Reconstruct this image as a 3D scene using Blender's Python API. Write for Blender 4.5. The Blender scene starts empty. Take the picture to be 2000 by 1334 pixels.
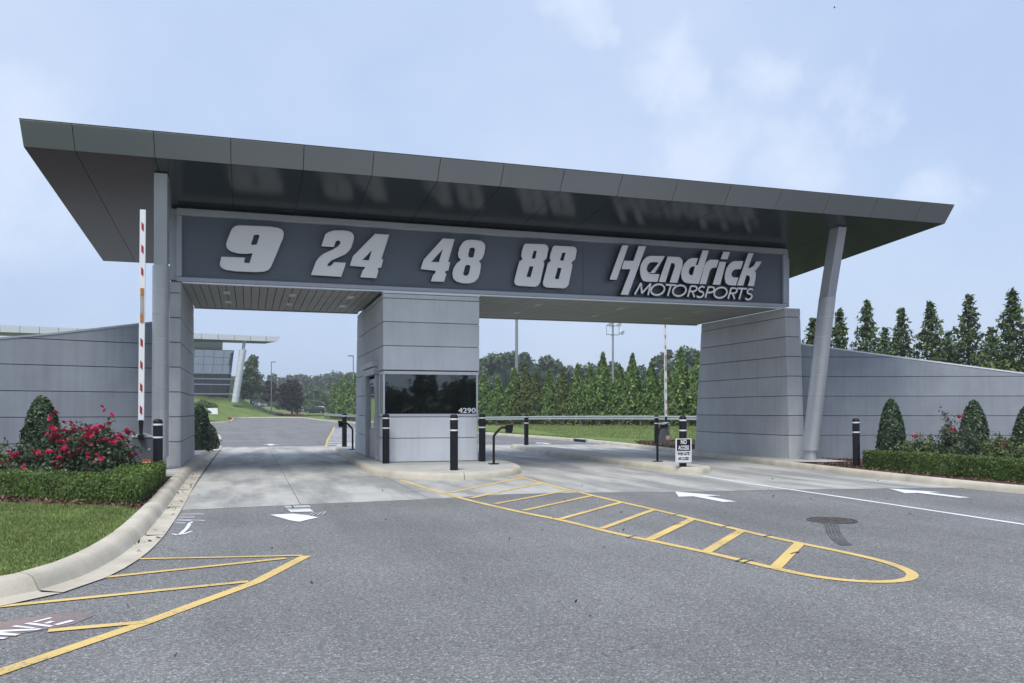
import bpy, bmesh, math, random
import numpy as np
from mathutils import Vector, Matrix
random.seed(7); RNG = np.random.default_rng(7)
SC = bpy.context.scene; COL = SC.collection
R = math.radians

# ------------------------------------------------------------------ camera
EYE = 1.5
YAW = 17.4336                      # degrees the view is turned to the right of the gate's axis
cd = bpy.data.cameras.new("camera"); cam = bpy.data.objects.new("camera", cd); COL.objects.link(cam)
cam.location = (0, 0, EYE); cam.rotation_euler = (R(90), 0, R(-YAW))
cd.sensor_width = 36; cd.lens = 29.52; cd.shift_y = 0.068; cd.clip_start = 0.1; cd.clip_end = 6000
SC.camera = cam
SC.render.resolution_x = 1024; SC.render.resolution_y = 683

# ------------------------------------------------------------------ sky
SUN_EL, SUN_AZ = 60.0, 212.0       # azimuth clockwise from +Y
w = bpy.data.worlds.new("World"); SC.world = w; w.use_nodes = True
nt = w.node_tree; N = nt.nodes; Lk = nt.links; N.clear()
def nd(tree, t, **kw):
    n = tree.nodes.new(t)
    for k, v in kw.items():
        if k.startswith('i_'): n.inputs[k[2:].replace('_', ' ')].default_value = v
        else: setattr(n, k, v)
    return n
def mixc(tree, fac, a, b, mode='MIX'):
    m = tree.nodes.new('ShaderNodeMix'); m.data_type = 'RGBA'; m.blend_type = mode
    for sock, val in ((0, fac), (6, a), (7, b)):
        if hasattr(val, 'is_linked'): tree.links.new(val, m.inputs[sock])
        else: m.inputs[sock].default_value = val if sock == 0 else (val[0], val[1], val[2], 1)
    return m.outputs[2]
def mathn(tree, op, a, b=None, clamp=False):
    m = tree.nodes.new('ShaderNodeMath'); m.operation = op; m.use_clamp = clamp
    for i, val in enumerate((a, b)):
        if val is None: continue
        if hasattr(val, 'is_linked'): tree.links.new(val, m.inputs[i])
        else: m.inputs[i].default_value = val
    return m.outputs[0]
def ramp(tree, fac, stops):
    r = tree.nodes.new('ShaderNodeValToRGB'); e = r.color_ramp.elements
    while len(e) < len(stops): e.new(0.5)
    for el, (p, c) in zip(e, stops):
        el.position = p; el.color = (c, c, c, 1) if isinstance(c, (int, float)) else (c[0], c[1], c[2], 1)
    tree.links.new(fac, r.inputs[0]); return r.outputs[0]
sky = nd(nt, 'ShaderNodeTexSky', sky_type='NISHITA', sun_disc=False, sun_elevation=R(SUN_EL), sun_rotation=R(SUN_AZ), air_density=1.3, dust_density=2.5)
tc = nd(nt, 'ShaderNodeTexCoord')
skyc = mixc(nt, 1.0, sky.outputs[0], (0.10, 0.10, 0.10), 'MULTIPLY')
n1 = nd(nt, 'ShaderNodeTexNoise', i_Scale=2.2, i_Detail=5.0, i_Roughness=0.55)
Lk.new(tc.outputs['Generated'], n1.inputs['Vector'])
veil = mixc(nt, ramp(nt, n1.outputs['Fac'], [(0.36, 0.0), (0.68, 1.0)]), (0.475, 0.60, 0.86), (0.62, 0.725, 0.92))
base = mixc(nt, 0.78, skyc, veil)
# a few soft cumulus heads standing over the right half of the gate
n2 = nd(nt, 'ShaderNodeTexNoise', i_Scale=13.0, i_Detail=7.0, i_Roughness=0.62)
Lk.new(tc.outputs['Generated'], n2.inputs['Vector'])
def sky_dir(u, v):
    s, c = math.sin(R(YAW)), math.cos(R(YAW)); a = (u - 1000) / 1640; b = (803 - v) / 1640
    return Vector((s + c * a, c - s * a, b)).normalized()
nw = nd(nt, 'ShaderNodeTexNoise', i_Scale=7.0, i_Detail=6.0, i_Roughness=0.65); Lk.new(tc.outputs['Generated'], nw.inputs['Vector'])
wv = nd(nt, 'ShaderNodeVectorMath', operation='MULTIPLY_ADD'); Lk.new(nw.outputs['Color'], wv.inputs[0]); wv.inputs[1].default_value = (.16, .16, .16)
wo = nd(nt, 'ShaderNodeVectorMath', operation='ADD'); Lk.new(tc.outputs['Generated'], wo.inputs[0]); wo.inputs[1].default_value = (-.08, -.08, -.08); Lk.new(wo.outputs[0], wv.inputs[2])
cl = None
for (u, v, rad) in ((1290, 135, .062), (1335, 185, .05), (1500, 150, .05), (1650, 180, .055), (1695, 225, .06), (1390, 290, .075), (1560, 330, .07), (20, 330, .14), (1850, 390, .05), (1120, 30, .05)):
    dn = nd(nt, 'ShaderNodeVectorMath', operation='DISTANCE'); Lk.new(wv.outputs[0], dn.inputs[0]); dn.inputs[1].default_value = sky_dir(u, v)
    f = mathn(nt, 'SUBTRACT', 1.0, mathn(nt, 'DIVIDE', dn.outputs['Value'], rad), True)
    cl = f if cl is None else mathn(nt, 'MAXIMUM', cl, f)
cm = mathn(nt, 'ADD', cl, mathn(nt, 'MULTIPLY', mathn(nt, 'SUBTRACT', n2.outputs['Fac'], 0.5), 1.5))
cm = mathn(nt, 'MULTIPLY', cm, mathn(nt, 'MULTIPLY', cl, 2.2, True), True)
cfac = ramp(nt, cm, [(0.05, 0.0), (0.95, 0.42)])
full = mixc(nt, cfac, base, (0.745, 0.815, 0.935))
bg = nd(nt, 'ShaderNodeBackground', i_Strength=0.53); Lk.new(full, bg.inputs['Color'])
out = nd(nt, 'ShaderNodeOutputWorld'); Lk.new(bg.outputs[0], out.inputs[0])

sd = bpy.data.lights.new("sun", 'SUN'); sun = bpy.data.objects.new("sun", sd); COL.objects.link(sun)
sd.energy = 1.5; sd.angle = R(24); sd.color = (1.0, 0.97, 0.925)
az = R(SUN_AZ); el = R(SUN_EL)
sun_dir = Vector((math.sin(az) * math.cos(el), math.cos(az) * math.cos(el), math.sin(el)))
sun.rotation_euler = (-sun_dir).to_track_quat('-Z', 'Y').to_euler(); sun.location = (0, -20, 40)
vs = SC.view_settings; vs.view_transform = 'Standard'; vs.look = 'None'; vs.gamma = 1.0; vs.exposure = 1.18; vs.use_curve_mapping = False

# ------------------------------------------------------------------ materials
def newmat(name):
    m = bpy.data.materials.new(name); m.use_nodes = True; t = m.node_tree; t.nodes.clear()
    p = t.nodes.new('ShaderNodeBsdfPrincipled'); o = t.nodes.new('ShaderNodeOutputMaterial'); t.links.new(p.outputs[0], o.inputs[0])
    return m, t, p, o
def mat(name, col, rough=.6, metal=0., var=.12, scale=3., bump=0., bscale=60., rnd=0., spec=.5, streak=0.):
    m, t, p, o = newmat(name)
    c = t.nodes.new('ShaderNodeTexCoord')
    n = nd(t, 'ShaderNodeTexNoise', i_Scale=scale, i_Detail=6.0, i_Roughness=.6); t.links.new(c.outputs['Object'], n.inputs['Vector'])
    f = ramp(t, n.outputs['Fac'], [(.3, 0.), (.7, 1.)])
    cc = mixc(t, f, [x * (1 - var) for x in col], [min(1, x * (1 + var)) for x in col])
    if streak:
        mp = nd(t, 'ShaderNodeMapping'); mp.inputs['Scale'].default_value = (4., 4., .25); t.links.new(c.outputs['Object'], mp.inputs[0])
        ns = nd(t, 'ShaderNodeTexNoise', i_Scale=2.0, i_Detail=5.0); t.links.new(mp.outputs[0], ns.inputs['Vector'])
        cc = mixc(t, mathn(t, 'MULTIPLY', ramp(t, ns.outputs['Fac'], [(.45, 0.), (.75, 1.)]), streak), cc, [x * .6 for x in col])
    if rnd:
        oi = t.nodes.new('ShaderNodeObjectInfo')
        k = mathn(t, 'ADD', 1 - rnd, mathn(t, 'MULTIPLY', oi.outputs['Random'], 2 * rnd))
        cm_ = t.nodes.new('ShaderNodeVectorMath'); cm_.operation = 'SCALE'; t.links.new(cc, cm_.inputs[0]); t.links.new(k, cm_.inputs['Scale']); cc = cm_.outputs[0]
    t.links.new(cc, p.inputs['Base Color'])
    p.inputs['Roughness'].default_value = rough; p.inputs['Metallic'].default_value = metal; p.inputs['Specular IOR Level'].default_value = spec
    if bump:
        b = nd(t, 'ShaderNodeTexNoise', i_Scale=bscale, i_Detail=4.0); t.links.new(c.outputs['Object'], b.inputs['Vector'])
        bn = nd(t, 'ShaderNodeBump', i_Strength=bump, i_Distance=.02); t.links.new(b.outputs['Fac'], bn.inputs['Height']); t.links.new(bn.outputs[0], p.inputs['Normal'])
    return m
def mat_asphalt(name, col, speck=.55):
    m, t, p, o = newmat(name); c = t.nodes.new('ShaderNodeTexCoord'); V = c.outputs['Object']
    a = nd(t, 'ShaderNodeTexNoise', i_Scale=.35, i_Detail=5.); t.links.new(V, a.inputs['Vector'])
    cc = mixc(t, ramp(t, a.outputs['Fac'], [(.35, 0.), (.65, 1.)]), [x * .88 for x in col], [x * 1.12 for x in col])
    mq = nd(t, 'ShaderNodeMapping'); mq.inputs['Scale'].default_value = (1.3, .07, 1.); t.links.new(V, mq.inputs[0])
    wp = nd(t, 'ShaderNodeTexNoise', i_Scale=.9, i_Detail=5., i_Roughness=.6); t.links.new(mq.outputs[0], wp.inputs['Vector'])
    cc = mixc(t, 1., cc, ramp(t, wp.outputs['Fac'], [(.3, .86), (.7, 1.1)]), 'MULTIPLY')      # faint wheel paths
    v = nd(t, 'ShaderNodeTexVoronoi', i_Scale=98.); t.links.new(V, v.inputs['Vector'])
    bw = t.nodes.new('ShaderNodeSeparateColor'); t.links.new(v.outputs['Color'], bw.inputs[0])
    k = ramp(t, bw.outputs[0], [(0., 1 - speck), (.55, .92), (.88, 1.1), (1., 1 + speck * 2.1)])
    cc = mixc(t, 1.0, cc, k, 'MULTIPLY')
    b2 = nd(t, 'ShaderNodeTexNoise', i_Scale=26., i_Detail=3.); t.links.new(V, b2.inputs['Vector'])
    cc = mixc(t, 1.0, cc, ramp(t, b2.outputs['Fac'], [(.3, .82), (.7, 1.18)]), 'MULTIPLY')
    t.links.new(cc, p.inputs['Base Color']); p.inputs['Roughness'].default_value = .88; p.inputs['Specular IOR Level'].default_value = .3
    bn = nd(t, 'ShaderNodeBump', i_Strength=.5, i_Distance=.008); t.links.new(v.outputs['Distance'], bn.inputs['Height']); t.links.new(bn.outputs[0], p.inputs['Normal'])
    return m
def mat_slab(name):
    m, t, p, o = newmat(name); c = t.nodes.new('ShaderNodeTexCoord'); V = c.outputs['Object']
    a = nd(t, 'ShaderNodeTexNoise', i_Scale=.7, i_Detail=7., i_Roughness=.65); t.links.new(V, a.inputs['Vector'])
    cc = mixc(t, ramp(t, a.outputs['Fac'], [(.3, 0.), (.7, 1.)]), (.41, .405, .375), (.52, .51, .47))
    mp = nd(t, 'ShaderNodeMapping'); mp.inputs['Scale'].default_value = (2.4, .5, 1.); t.links.new(V, mp.inputs[0])
    s1 = nd(t, 'ShaderNodeTexNoise', i_Scale=.5, i_Detail=6., i_Roughness=.58); t.links.new(mp.outputs[0], s1.inputs['Vector'])
    st = ramp(t, s1.outputs['Fac'], [(.42, 0.), (.60, 1.)])       # tyre-polished, oil-stained wheel paths
    cc = mixc(t, mathn(t, 'MULTIPLY', st, .62), cc, (.15, .155, .16))
    mp2 = nd(t, 'ShaderNodeMapping'); mp2.inputs['Scale'].default_value = (1., 9., 1.); t.links.new(V, mp2.inputs[0])
    s2 = nd(t, 'ShaderNodeTexNoise', i_Scale=3.5, i_Detail=5.); t.links.new(mp2.outputs[0], s2.inputs['Vector'])
    cc = mixc(t, 1.0, cc, ramp(t, s2.outputs['Fac'], [(.3, .76), (.7, 1.12)]), 'MULTIPLY')   # broom finish
    t.links.new(cc, p.inputs['Base Color']); p.inputs['Roughness'].default_value = .8
    bn = nd(t, 'ShaderNodeBump', i_Strength=.2, i_Distance=.004); t.links.new(s2.outputs['Fac'], bn.inputs['Height']); t.links.new(bn.outputs[0], p.inputs['Normal'])
    return m
def mat_paint(name, col, under=(.15, .152, .16), wear=.42):
    m, t, p, o = newmat(name); c = t.nodes.new('ShaderNodeTexCoord'); V = c.outputs['Object']
    a = nd(t, 'ShaderNodeTexNoise', i_Scale=45., i_Detail=5., i_Roughness=.7); t.links.new(V, a.inputs['Vector'])
    b = nd(t, 'ShaderNodeTexNoise', i_Scale=1.3, i_Detail=4.); t.links.new(V, b.inputs['Vector'])
    f = mathn(t, 'ADD', mathn(t, 'MULTIPLY', a.outputs['Fac'], .7), mathn(t, 'MULTIPLY', b.outputs['Fac'], .3))
    cc = mixc(t, ramp(t, f, [(wear - .05, 0.), (wear + .03, 1.)]), under, col)
    cc = mixc(t, 1., cc, ramp(t, b.outputs['Fac'], [(.3, .86), (.7, 1.05)]), 'MULTIPLY')
    t.links.new(cc, p.inputs['Base Color']); p.inputs['Roughness'].default_value = .75
    return m
def mat_leaf(name, c0, c1, c2=None, trans=.25, rough=.55):
    m, t, p, o = newmat(name)
    at = nd(t, 'ShaderNodeAttribute', attribute_name='rnd')
    st = [(0., c0), (.75, c1), (1., c2 or c1)]
    cc = ramp(t, at.outputs['Fac'], st)
    c = t.nodes.new('ShaderNodeTexCoord'); n = nd(t, 'ShaderNodeTexNoise', i_Scale=1.6, i_Detail=3.); t.links.new(c.outputs['Object'], n.inputs['Vector'])
    cc = mixc(t, 1., cc, ramp(t, n.outputs['Fac'], [(.3, .75), (.7, 1.25)]), 'MULTIPLY')
    t.links.new(cc, p.inputs['Base Color']); p.inputs['Roughness'].default_value = rough; p.inputs['Specular IOR Level'].default_value = .35
    tr = t.nodes.new('ShaderNodeBsdfTranslucent'); t.links.new(cc, tr.inputs['Color'])
    mx = t.nodes.new('ShaderNodeMixShader'); mx.inputs[0].default_value = trans
    t.links.new(p.outputs[0], mx.inputs[1]); t.links.new(tr.outputs[0], mx.inputs[2]); t.links.new(mx.outputs[0], o.inputs[0])
    return m
def mat_glass(name, tint, rough=.02):
    m, t, p, o = newmat(name); t.nodes.remove(p)
    tr = t.nodes.new('ShaderNodeBsdfTransparent'); tr.inputs[0].default_value = (*tint, 1)
    gl = t.nodes.new('ShaderNodeBsdfGlossy'); gl.inputs['Roughness'].default_value = rough; gl.inputs[0].default_value = (.9, .95, .95, 1)
    fr = nd(t, 'ShaderNodeFresnel', i_IOR=1.55); mx = t.nodes.new('ShaderNodeMixShader')
    t.links.new(mathn(t, 'ADD', mathn(t, 'MULTIPLY', fr.outputs[0], 1.5), .05, True), mx.inputs[0]); t.links.new(tr.outputs[0], mx.inputs[1]); t.links.new(gl.outputs[0], mx.inputs[2]); t.links.new(mx.outputs[0], o.inputs[0])
    return m
def mat_lawn(name):
    m, t, p, o = newmat(name); c = t.nodes.new('ShaderNodeTexCoord'); V = c.outputs['Object']
    a = nd(t, 'ShaderNodeTexNoise', i_Scale=.6, i_Detail=8., i_Roughness=.7); t.links.new(V, a.inputs['Vector'])
    b = nd(t, 'ShaderNodeTexNoise', i_Scale=22., i_Detail=6., i_Roughness=.75); t.links.new(V, b.inputs['Vector'])
    cc = mixc(t, ramp(t, a.outputs['Fac'], [(.35, 0.), (.65, 1.)]), (.115, .165, .045), (.18, .235, .075))
    cc = mixc(t, 1., cc, ramp(t, b.outputs['Fac'], [(.3, .55), (.7, 1.4)]), 'MULTIPLY')
    t.links.new(cc, p.inputs['Base Color']); p.inputs['Roughness'].default_value = .9; p.inputs['Specular IOR Level'].default_value = .15
    bn = nd(t, 'ShaderNodeBump', i_Strength=.8, i_Distance=.04); t.links.new(b.outputs['Fac'], bn.inputs['Height']); t.links.new(bn.outputs[0], p.inputs['Normal'])
    return m
MT = dict(
    asphalt=mat_asphalt('asphalt', (.200, .200, .198), .48), slab=mat_slab('concrete_slab'),
    joint=mat('joint_filler', (.07, .07, .07), .9), kerb=mat('kerb_concrete', (.475, .435, .355), .85, var=.2, scale=1.6, bump=.25, bscale=60, rnd=.05),
    walk=mat('island_concrete', (.42, .42, .39), .85, var=.14, scale=2., bump=.15, bscale=80),
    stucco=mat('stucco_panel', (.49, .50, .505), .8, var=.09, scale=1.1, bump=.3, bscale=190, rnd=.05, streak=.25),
    stuccob=mat('booth_stucco_panel', (.64, .66, .68), .8, var=.07, scale=1.1, bump=.3, bscale=190, rnd=.04, streak=.18),  # lighter copy of the stucco, its colour raised to offset the canopy's shade
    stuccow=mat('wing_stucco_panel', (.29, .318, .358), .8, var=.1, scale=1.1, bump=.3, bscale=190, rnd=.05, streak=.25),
    recess=mat('panel_joint_shadow_gap', (.10, .10, .105), .9),
    acm=mat('metal_composite_panel', (.232, .248, .256), .42, .08, var=.03, scale=.6, rnd=.03),
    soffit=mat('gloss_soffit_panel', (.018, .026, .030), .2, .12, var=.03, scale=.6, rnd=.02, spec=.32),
    frame=mat('aluminium_frame', (.40, .42, .45), .38, .25, var=.05),
    bright=mat('bright_aluminium', (.62, .64, .66), .3, .6, var=.05),
    silver=mat('column_cladding', (.46, .48, .51), .36, .35, var=.04, rnd=.03),
    ring=mat('column_ring', (.7, .71, .72), .35, .3),
    board=mat('sign_board_paint', (.115, .138, .168), .42, var=.05, scale=.8),
    lface=mat('letter_face_acrylic', (.92, .92, .905), .14, var=.02), lside=mat('letter_return_black', (.022, .023, .026), .45),
    plank=mat('painted_soffit_plank', (.29, .285, .25), .55, var=.1, scale=2.2, rnd=.06, streak=.15),
    gap=mat('dark_gap', (.015, .015, .015), .9), lens=mat('light_lens', (.325, .325, .30), .3),
    black=mat('black_plastic_sleeve', (.007, .0075, .011), .45, var=.2, spec=.3), blackmetal=mat('black_powder_coat', (.006, .006, .008), .45, spec=.3),
    white=mat('white_paint', (.72, .73, .74), .45, var=.05), red=mat('red_reflective_tape', (.30, .012, .018), .4),
    amber=mat('amber_lens', (.42, .17, .06), .3), cab=mat('grey_cabinet_paint', (.105, .113, .125), .45, var=.1), orange=mat('orange_sticker', (.55, .10, .025), .5),
    yellow=mat_paint('yellow_road_paint', (.66, .475, .17), wear=.425), wpaint=mat_paint('white_road_paint', (.74, .75, .77), wear=.36), wfaint=mat_paint('thin_white_spray', (.66, .67, .69), wear=.45),
    redpaint=mat_paint('faded_red_road_paint', (.27, .19, .175), wear=.485), tyre=mat_paint('tyre_rubber_mark', (.042, .043, .046), (.15, .152, .16), wear=.5),
    iron=mat('cast_iron_cover', (.075, .066, .062), .7, var=.3, scale=12, bump=.4, bscale=50),
    glass=mat_glass('tinted_booth_glass', (.26, .32, .32)), dglass=mat_glass('door_glass', (.35, .38, .38)),
    dark=mat('dark_interior', (.035, .04, .042), .8), skin=mat('office_panel', (.58, .60, .64), .6, .0, var=.04, rnd=.02), dcream=mat('cream_door_panel', (.50, .47, .41), .5),
    mirror=mat('mirror_glazing', (.33, .36, .37), .04, .9, var=.02), mull=mat('mullion', (.55, .57, .60), .5, .0),
    lawn=mat_lawn('lawn_turf'), mulch=mat('bark_mulch', (.062, .031, .021), .95, var=.5, scale=18, bump=1., bscale=30), soil=mat('ground_soil', (.10, .12, .05), .95, var=.3, scale=.05),
    straw=mat('pine_straw', (.16, .115, .075), .95, var=.4, scale=6, bump=.8, bscale=30),
    galv=mat('galvanised_steel', (.48, .50, .50), .42, .55, var=.12, scale=2.5), wood=mat('weathered_post', (.15, .135, .115), .9),
    bark=mat('bark', (.09, .07, .055), .95, var=.3, scale=6, bump=.8), stone=mat('field_stone', (.20, .185, .17), .9, var=.25, scale=3, bump=.6, bscale=12, rnd=.2),
    boulder=mat('pale_boulder', (.55, .52, .45), .9, var=.15, scale=4, bump=.5, bscale=12), steelgrey=mat('grey_steel_pole', (.27, .27, .275), .5, .4),
    lamp=mat('floodlight_lens', (.7, .72, .74), .2), tyreblk=mat('tyre_rubber', (.02, .02, .02), .8), rim=mat('alloy_rim', (.45, .46, .47), .3, .8),
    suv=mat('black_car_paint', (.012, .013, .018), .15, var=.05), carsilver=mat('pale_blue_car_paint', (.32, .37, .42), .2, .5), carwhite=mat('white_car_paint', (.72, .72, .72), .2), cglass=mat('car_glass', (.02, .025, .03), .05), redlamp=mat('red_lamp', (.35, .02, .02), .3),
)
LF = dict(
    box=mat_leaf('boxwood_leaf', (.055, .10, .02), (.115, .18, .038), (.17, .23, .06)), holly=mat_leaf('holly_leaf', (.02, .042, .02), (.045, .078, .035), (.09, .125, .06), trans=.08, rough=.32),
    rose=mat_leaf('rose_leaf', (.035, .06, .028), (.08, .115, .055), (.15, .17, .10)), rosey=mat_leaf('pale_rose_leaf', (.06, .095, .03), (.125, .165, .06), (.20, .23, .10)),
    arb=mat_leaf('arborvitae_spray', (.055, .11, .028), (.155, .245, .06), (.25, .32, .09)), arbr=mat_leaf('rusty_arborvitae_spray', (.05, .08, .02), (.12, .165, .042), (.20, .16, .05)),
    cyp=mat_leaf('cypress_spray', (.05, .085, .03), (.115, .17, .055), (.19, .235, .09), trans=.35), oak=mat_leaf('oak_leaf', (.05, .09, .03), (.11, .16, .055), (.17, .21, .085)),
    wood=mat_leaf('woodland_leaf', (.045, .075, .038), (.085, .125, .06), (.14, .17, .08)), plum=mat_leaf('plum_leaf', (.018, .008, .010), (.04, .017, .018), (.07, .03, .026)),
    redsh=mat_leaf('red_shrub_leaf', (.10, .03, .03), (.19, .06, .055), (.25, .10, .08)), grass=mat_leaf('grass_blade', (.11, .165, .038), (.195, .265, .075), (.34, .34, .16)),
    petal=mat_leaf('rose_petal', (.52, .012, .07), (.68, .04, .15), (.78, .16, .26), trans=.3), chip=mat_leaf('bark_chip', (.04, .018, .012), (.11, .052, .034), (.24, .15, .10), trans=0.),
)

# ------------------------------------------------------------------ helpers
ORG = {}
def link(o, parent=None):
    COL.objects.link(o)
    if parent is not None: o.parent = parent
    return o
def empty(name, loc, label=None, cat=None, group=None, rz=0.):
    o = bpy.data.objects.new(name, None); link(o); o.location = loc; o.rotation_euler[2] = rz; o.empty_display_size = .3
    ORG[o.name] = Vector(loc); return tag(o, label, cat, group)
def tag(o, label=None, cat=None, group=None, kind=None):
    if label: o['label'] = label
    if cat: o['category'] = cat
    if group: o['group'] = group
    if kind: o['kind'] = kind
    return o
def place(name, me, parent=None, loc=None, world=False):
    """link mesh data as an object; with world=True its vertices were given in world coordinates"""
    o = bpy.data.objects.new(name, me); link(o, parent)
    if parent is not None: ORG[o.name] = ORG.get(parent.name, Vector((0, 0, 0)))
    if loc is not None: o.location = loc
    return o
class MB:
    def __init__(s): s.v = []; s.f = []; s.m = []; s.mi = 0
    def add(s, v, f):
        b = len(s.v); s.v += [tuple(p) for p in v]; s.f += [tuple(b + i for i in q) for q in f]; s.m += [s.mi] * len(f); return s
    def hexa(s, p):      # 0-3 bottom ring, 4-7 top ring, counter-clockwise from above
        return s.add(p, [(3, 2, 1, 0), (4, 5, 6, 7), (0, 1, 5, 4), (1, 2, 6, 5), (2, 3, 7, 6), (3, 0, 4, 7)])
    def box(s, x0, x1, y0, y1, z0, z1):
        return s.hexa([(x0, y0, z0), (x1, y0, z0), (x1, y1, z0), (x0, y1, z0), (x0, y0, z1), (x1, y0, z1), (x1, y1, z1), (x0, y1, z1)])
    def tube(s, pts, rs, n=10, cap=True, sx=1., sy=1.):
        pts = [Vector(p) for p in pts]; rs = rs if hasattr(rs, '__len__') else [rs] * len(pts); rings = []
        for i, p in enumerate(pts):
            d = (pts[min(i + 1, len(pts) - 1)] - pts[max(i - 1, 0)]).normalized()
            a = Vector((1, 0, 0)) if abs(d.x) < .9 else Vector((0, 1, 0))
            x = (a - d * a.dot(d)).normalized(); y = d.cross(x)
            rings.append([p + x * math.cos(t) * rs[i] * sx + y * math.sin(t) * rs[i] * sy for t in [2 * math.pi * k / n for k in range(n)]])
        v = [q for r in rings for q in r]; f = []
        for i in range(len(pts) - 1):
            for k in range(n): f.append((i * n + k, i * n + (k + 1) % n, (i + 1) * n + (k + 1) % n, (i + 1) * n + k))
        if cap: f += [tuple(range(n - 1, -1, -1)), tuple((len(pts) - 1) * n + k for k in range(n))]
        return s.add(v, f)
    def prism(s, poly, axis, a0, a1):   # extrude a 2-D outline along an axis ('x','y','z')
        n = len(poly)
        mk = {'x': lambda p, a: (a, p[0], p[1]), 'y': lambda p, a: (p[0], a, p[1]), 'z': lambda p, a: (p[0], p[1], a)}[axis]
        v = [mk(p, a0) for p in poly] + [mk(p, a1) for p in poly]
        return s.add(v, [tuple(range(n - 1, -1, -1)), tuple(range(n, 2 * n))] + [(i, (i + 1) % n, n + (i + 1) % n, n + i) for i in range(n)])
    def mesh(s, name, mats, org=None, bevel=0., smooth=False):
        o = org or Vector((0, 0, 0))
        me = bpy.data.meshes.new(name); me.from_pydata([(x - o[0], y - o[1], z - o[2]) for x, y, z in s.v], [], s.f)
        for m in (mats if isinstance(mats, (list, tuple)) else [mats]): me.materials.append(m)
        me.polygons.foreach_set('material_index', s.m)
        bm = bmesh.new(); bm.from_mesh(me); bmesh.ops.recalc_face_normals(bm, faces=bm.faces)
        if bevel: bmesh.ops.bevel(bm, geom=[e for e in bm.edges if e.calc_face_angle(0) > .5], offset=bevel, segments=1, affect='EDGES', profile=.5)
        bm.to_mesh(me); bm.free()
        if smooth:
            me.polygons.foreach_set('use_smooth', [True] * len(me.polygons)); me.set_sharp_from_angle(angle=R(40))
        me.update(); return me
    def build(s, name, mats, parent=None, bevel=0., smooth=False):
        org = ORG.get(parent.name) if parent is not None else None
        return place(name, s.mesh(name, mats, org, bevel, smooth), parent)
def gz(x, y):      # lie of the road: falls a little to the right, climbs gently beyond the gate
    return -0.0085 * min(max(x - 5.5, 0), 20) + .004 * min(max(y - 60, 0), 120)
def drape(name, poly, off, m, parent=None, thick=0.):
    bm = bmesh.new(); vs_ = [bm.verts.new((x, y, 0)) for x, y in poly]; bm.faces.new(vs_)
    bmesh.ops.triangulate(bm, faces=bm.faces[:])
    for co, no in (((5.5, 0, 0), (1, 0, 0)), ((25.5, 0, 0), (1, 0, 0)), ((0, 60, 0), (0, 1, 0)), ((0, 180, 0), (0, 1, 0))):
        bmesh.ops.bisect_plane(bm, geom=bm.verts[:] + bm.edges[:] + bm.faces[:], plane_co=co, plane_no=no, dist=1e-5)
    for v in bm.verts: v.co.z = gz(v.co.x, v.co.y) + off
    bmesh.ops.recalc_face_normals(bm, faces=bm.faces)
    if sum(f.normal.z for f in bm.faces) < 0: bmesh.ops.reverse_faces(bm, faces=bm.faces[:])
    if thick:
        e = bmesh.ops.extrude_face_region(bm, geom=bm.faces[:]); 
        for v in [g for g in e['geom'] if isinstance(g, bmesh.types.BMVert)]: v.co.z -= thick
        bmesh.ops.recalc_face_normals(bm, faces=bm.faces)
    me = bpy.data.meshes.new(name); bm.to_mesh(me); bm.free(); me.materials.append(m)
    return place(name, me, parent)
def catmull(pts, step=.35, closed=False):
    P = [Vector((p[0], p[1])) for p in pts]; out = []; n = len(P)
    for i in range(n if closed else n - 1):
        if closed: a, b, c, d = P[i - 1], P[i], P[(i + 1) % n], P[(i + 2) % n]
        else: b, c = P[i], P[i + 1]; a = P[i - 1] if i else b * 2 - c; d = P[i + 2] if i + 2 < n else c * 2 - b
        k = max(1, int((c - b).length / step))
        for j in range(k):
            t = j / k; out.append(.5 * ((2 * b) + (c - a) * t + (2 * a - 5 * b + 4 * c - d) * t * t + (3 * b - a - 3 * c + d) * t ** 3))
    if not closed: out.append(P[-1])
    return out
def kerb_run(parent, path, prof, seclen, m, name='kerb_section', closed=False, gap=.008):
    """sweep a kerb profile (offset to the left of travel, height) along a path, cut into cast sections"""
    n = len(path); acc = 0.; cur = [0]; secs = []
    for i in range(1, n):
        acc += (path[i] - path[i - 1]).length; cur.append(i)
        if acc > seclen: secs.append(cur); cur = [i]; acc = 0.
    if closed: cur.append(0)
    if len(cur) > 1: secs.append(cur)
    for s_ in secs:
        v = []; f = []; k = len(prof)
        for j, i in enumerate(s_):
            if closed: d = path[(i + 1) % n] - path[i - 1]
            else: d = path[min(i + 1, n - 1)] - path[max(i - 1, 0)]
            d.normalize(); l = Vector((-d.y, d.x)); p = path[i].copy()
            if j == 0: p += d * gap
            if j == len(s_) - 1: p -= d * gap
            for o_, z in prof:
                q = p + l * o_; v.append((q.x, q.y, gz(q.x, q.y) + z))
        for j in range(len(s_) - 1):
            for a in range(k - 1): f.append((j * k + a, j * k + a + 1, (j + 1) * k + a + 1, (j + 1) * k + a))
        f.append(tuple(range(k))); f.append(tuple((len(s_) - 1) * k + a for a in range(k - 1, -1, -1)))
        mb = MB(); mb.add(v, f); mb.build(name, m, parent, smooth=True)
def inpoly(x, y, poly):
    ins = np.zeros(len(x), bool); j = len(poly) - 1
    for i in range(len(poly)):
        xi, yi = poly[i]; xj, yj = poly[j]
        c = ((yi > y) != (yj > y)) & (x < (xj - xi) * (y - yi) / ((yj - yi) or 1e-9) + xi); ins ^= c; j = i
    return ins
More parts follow.
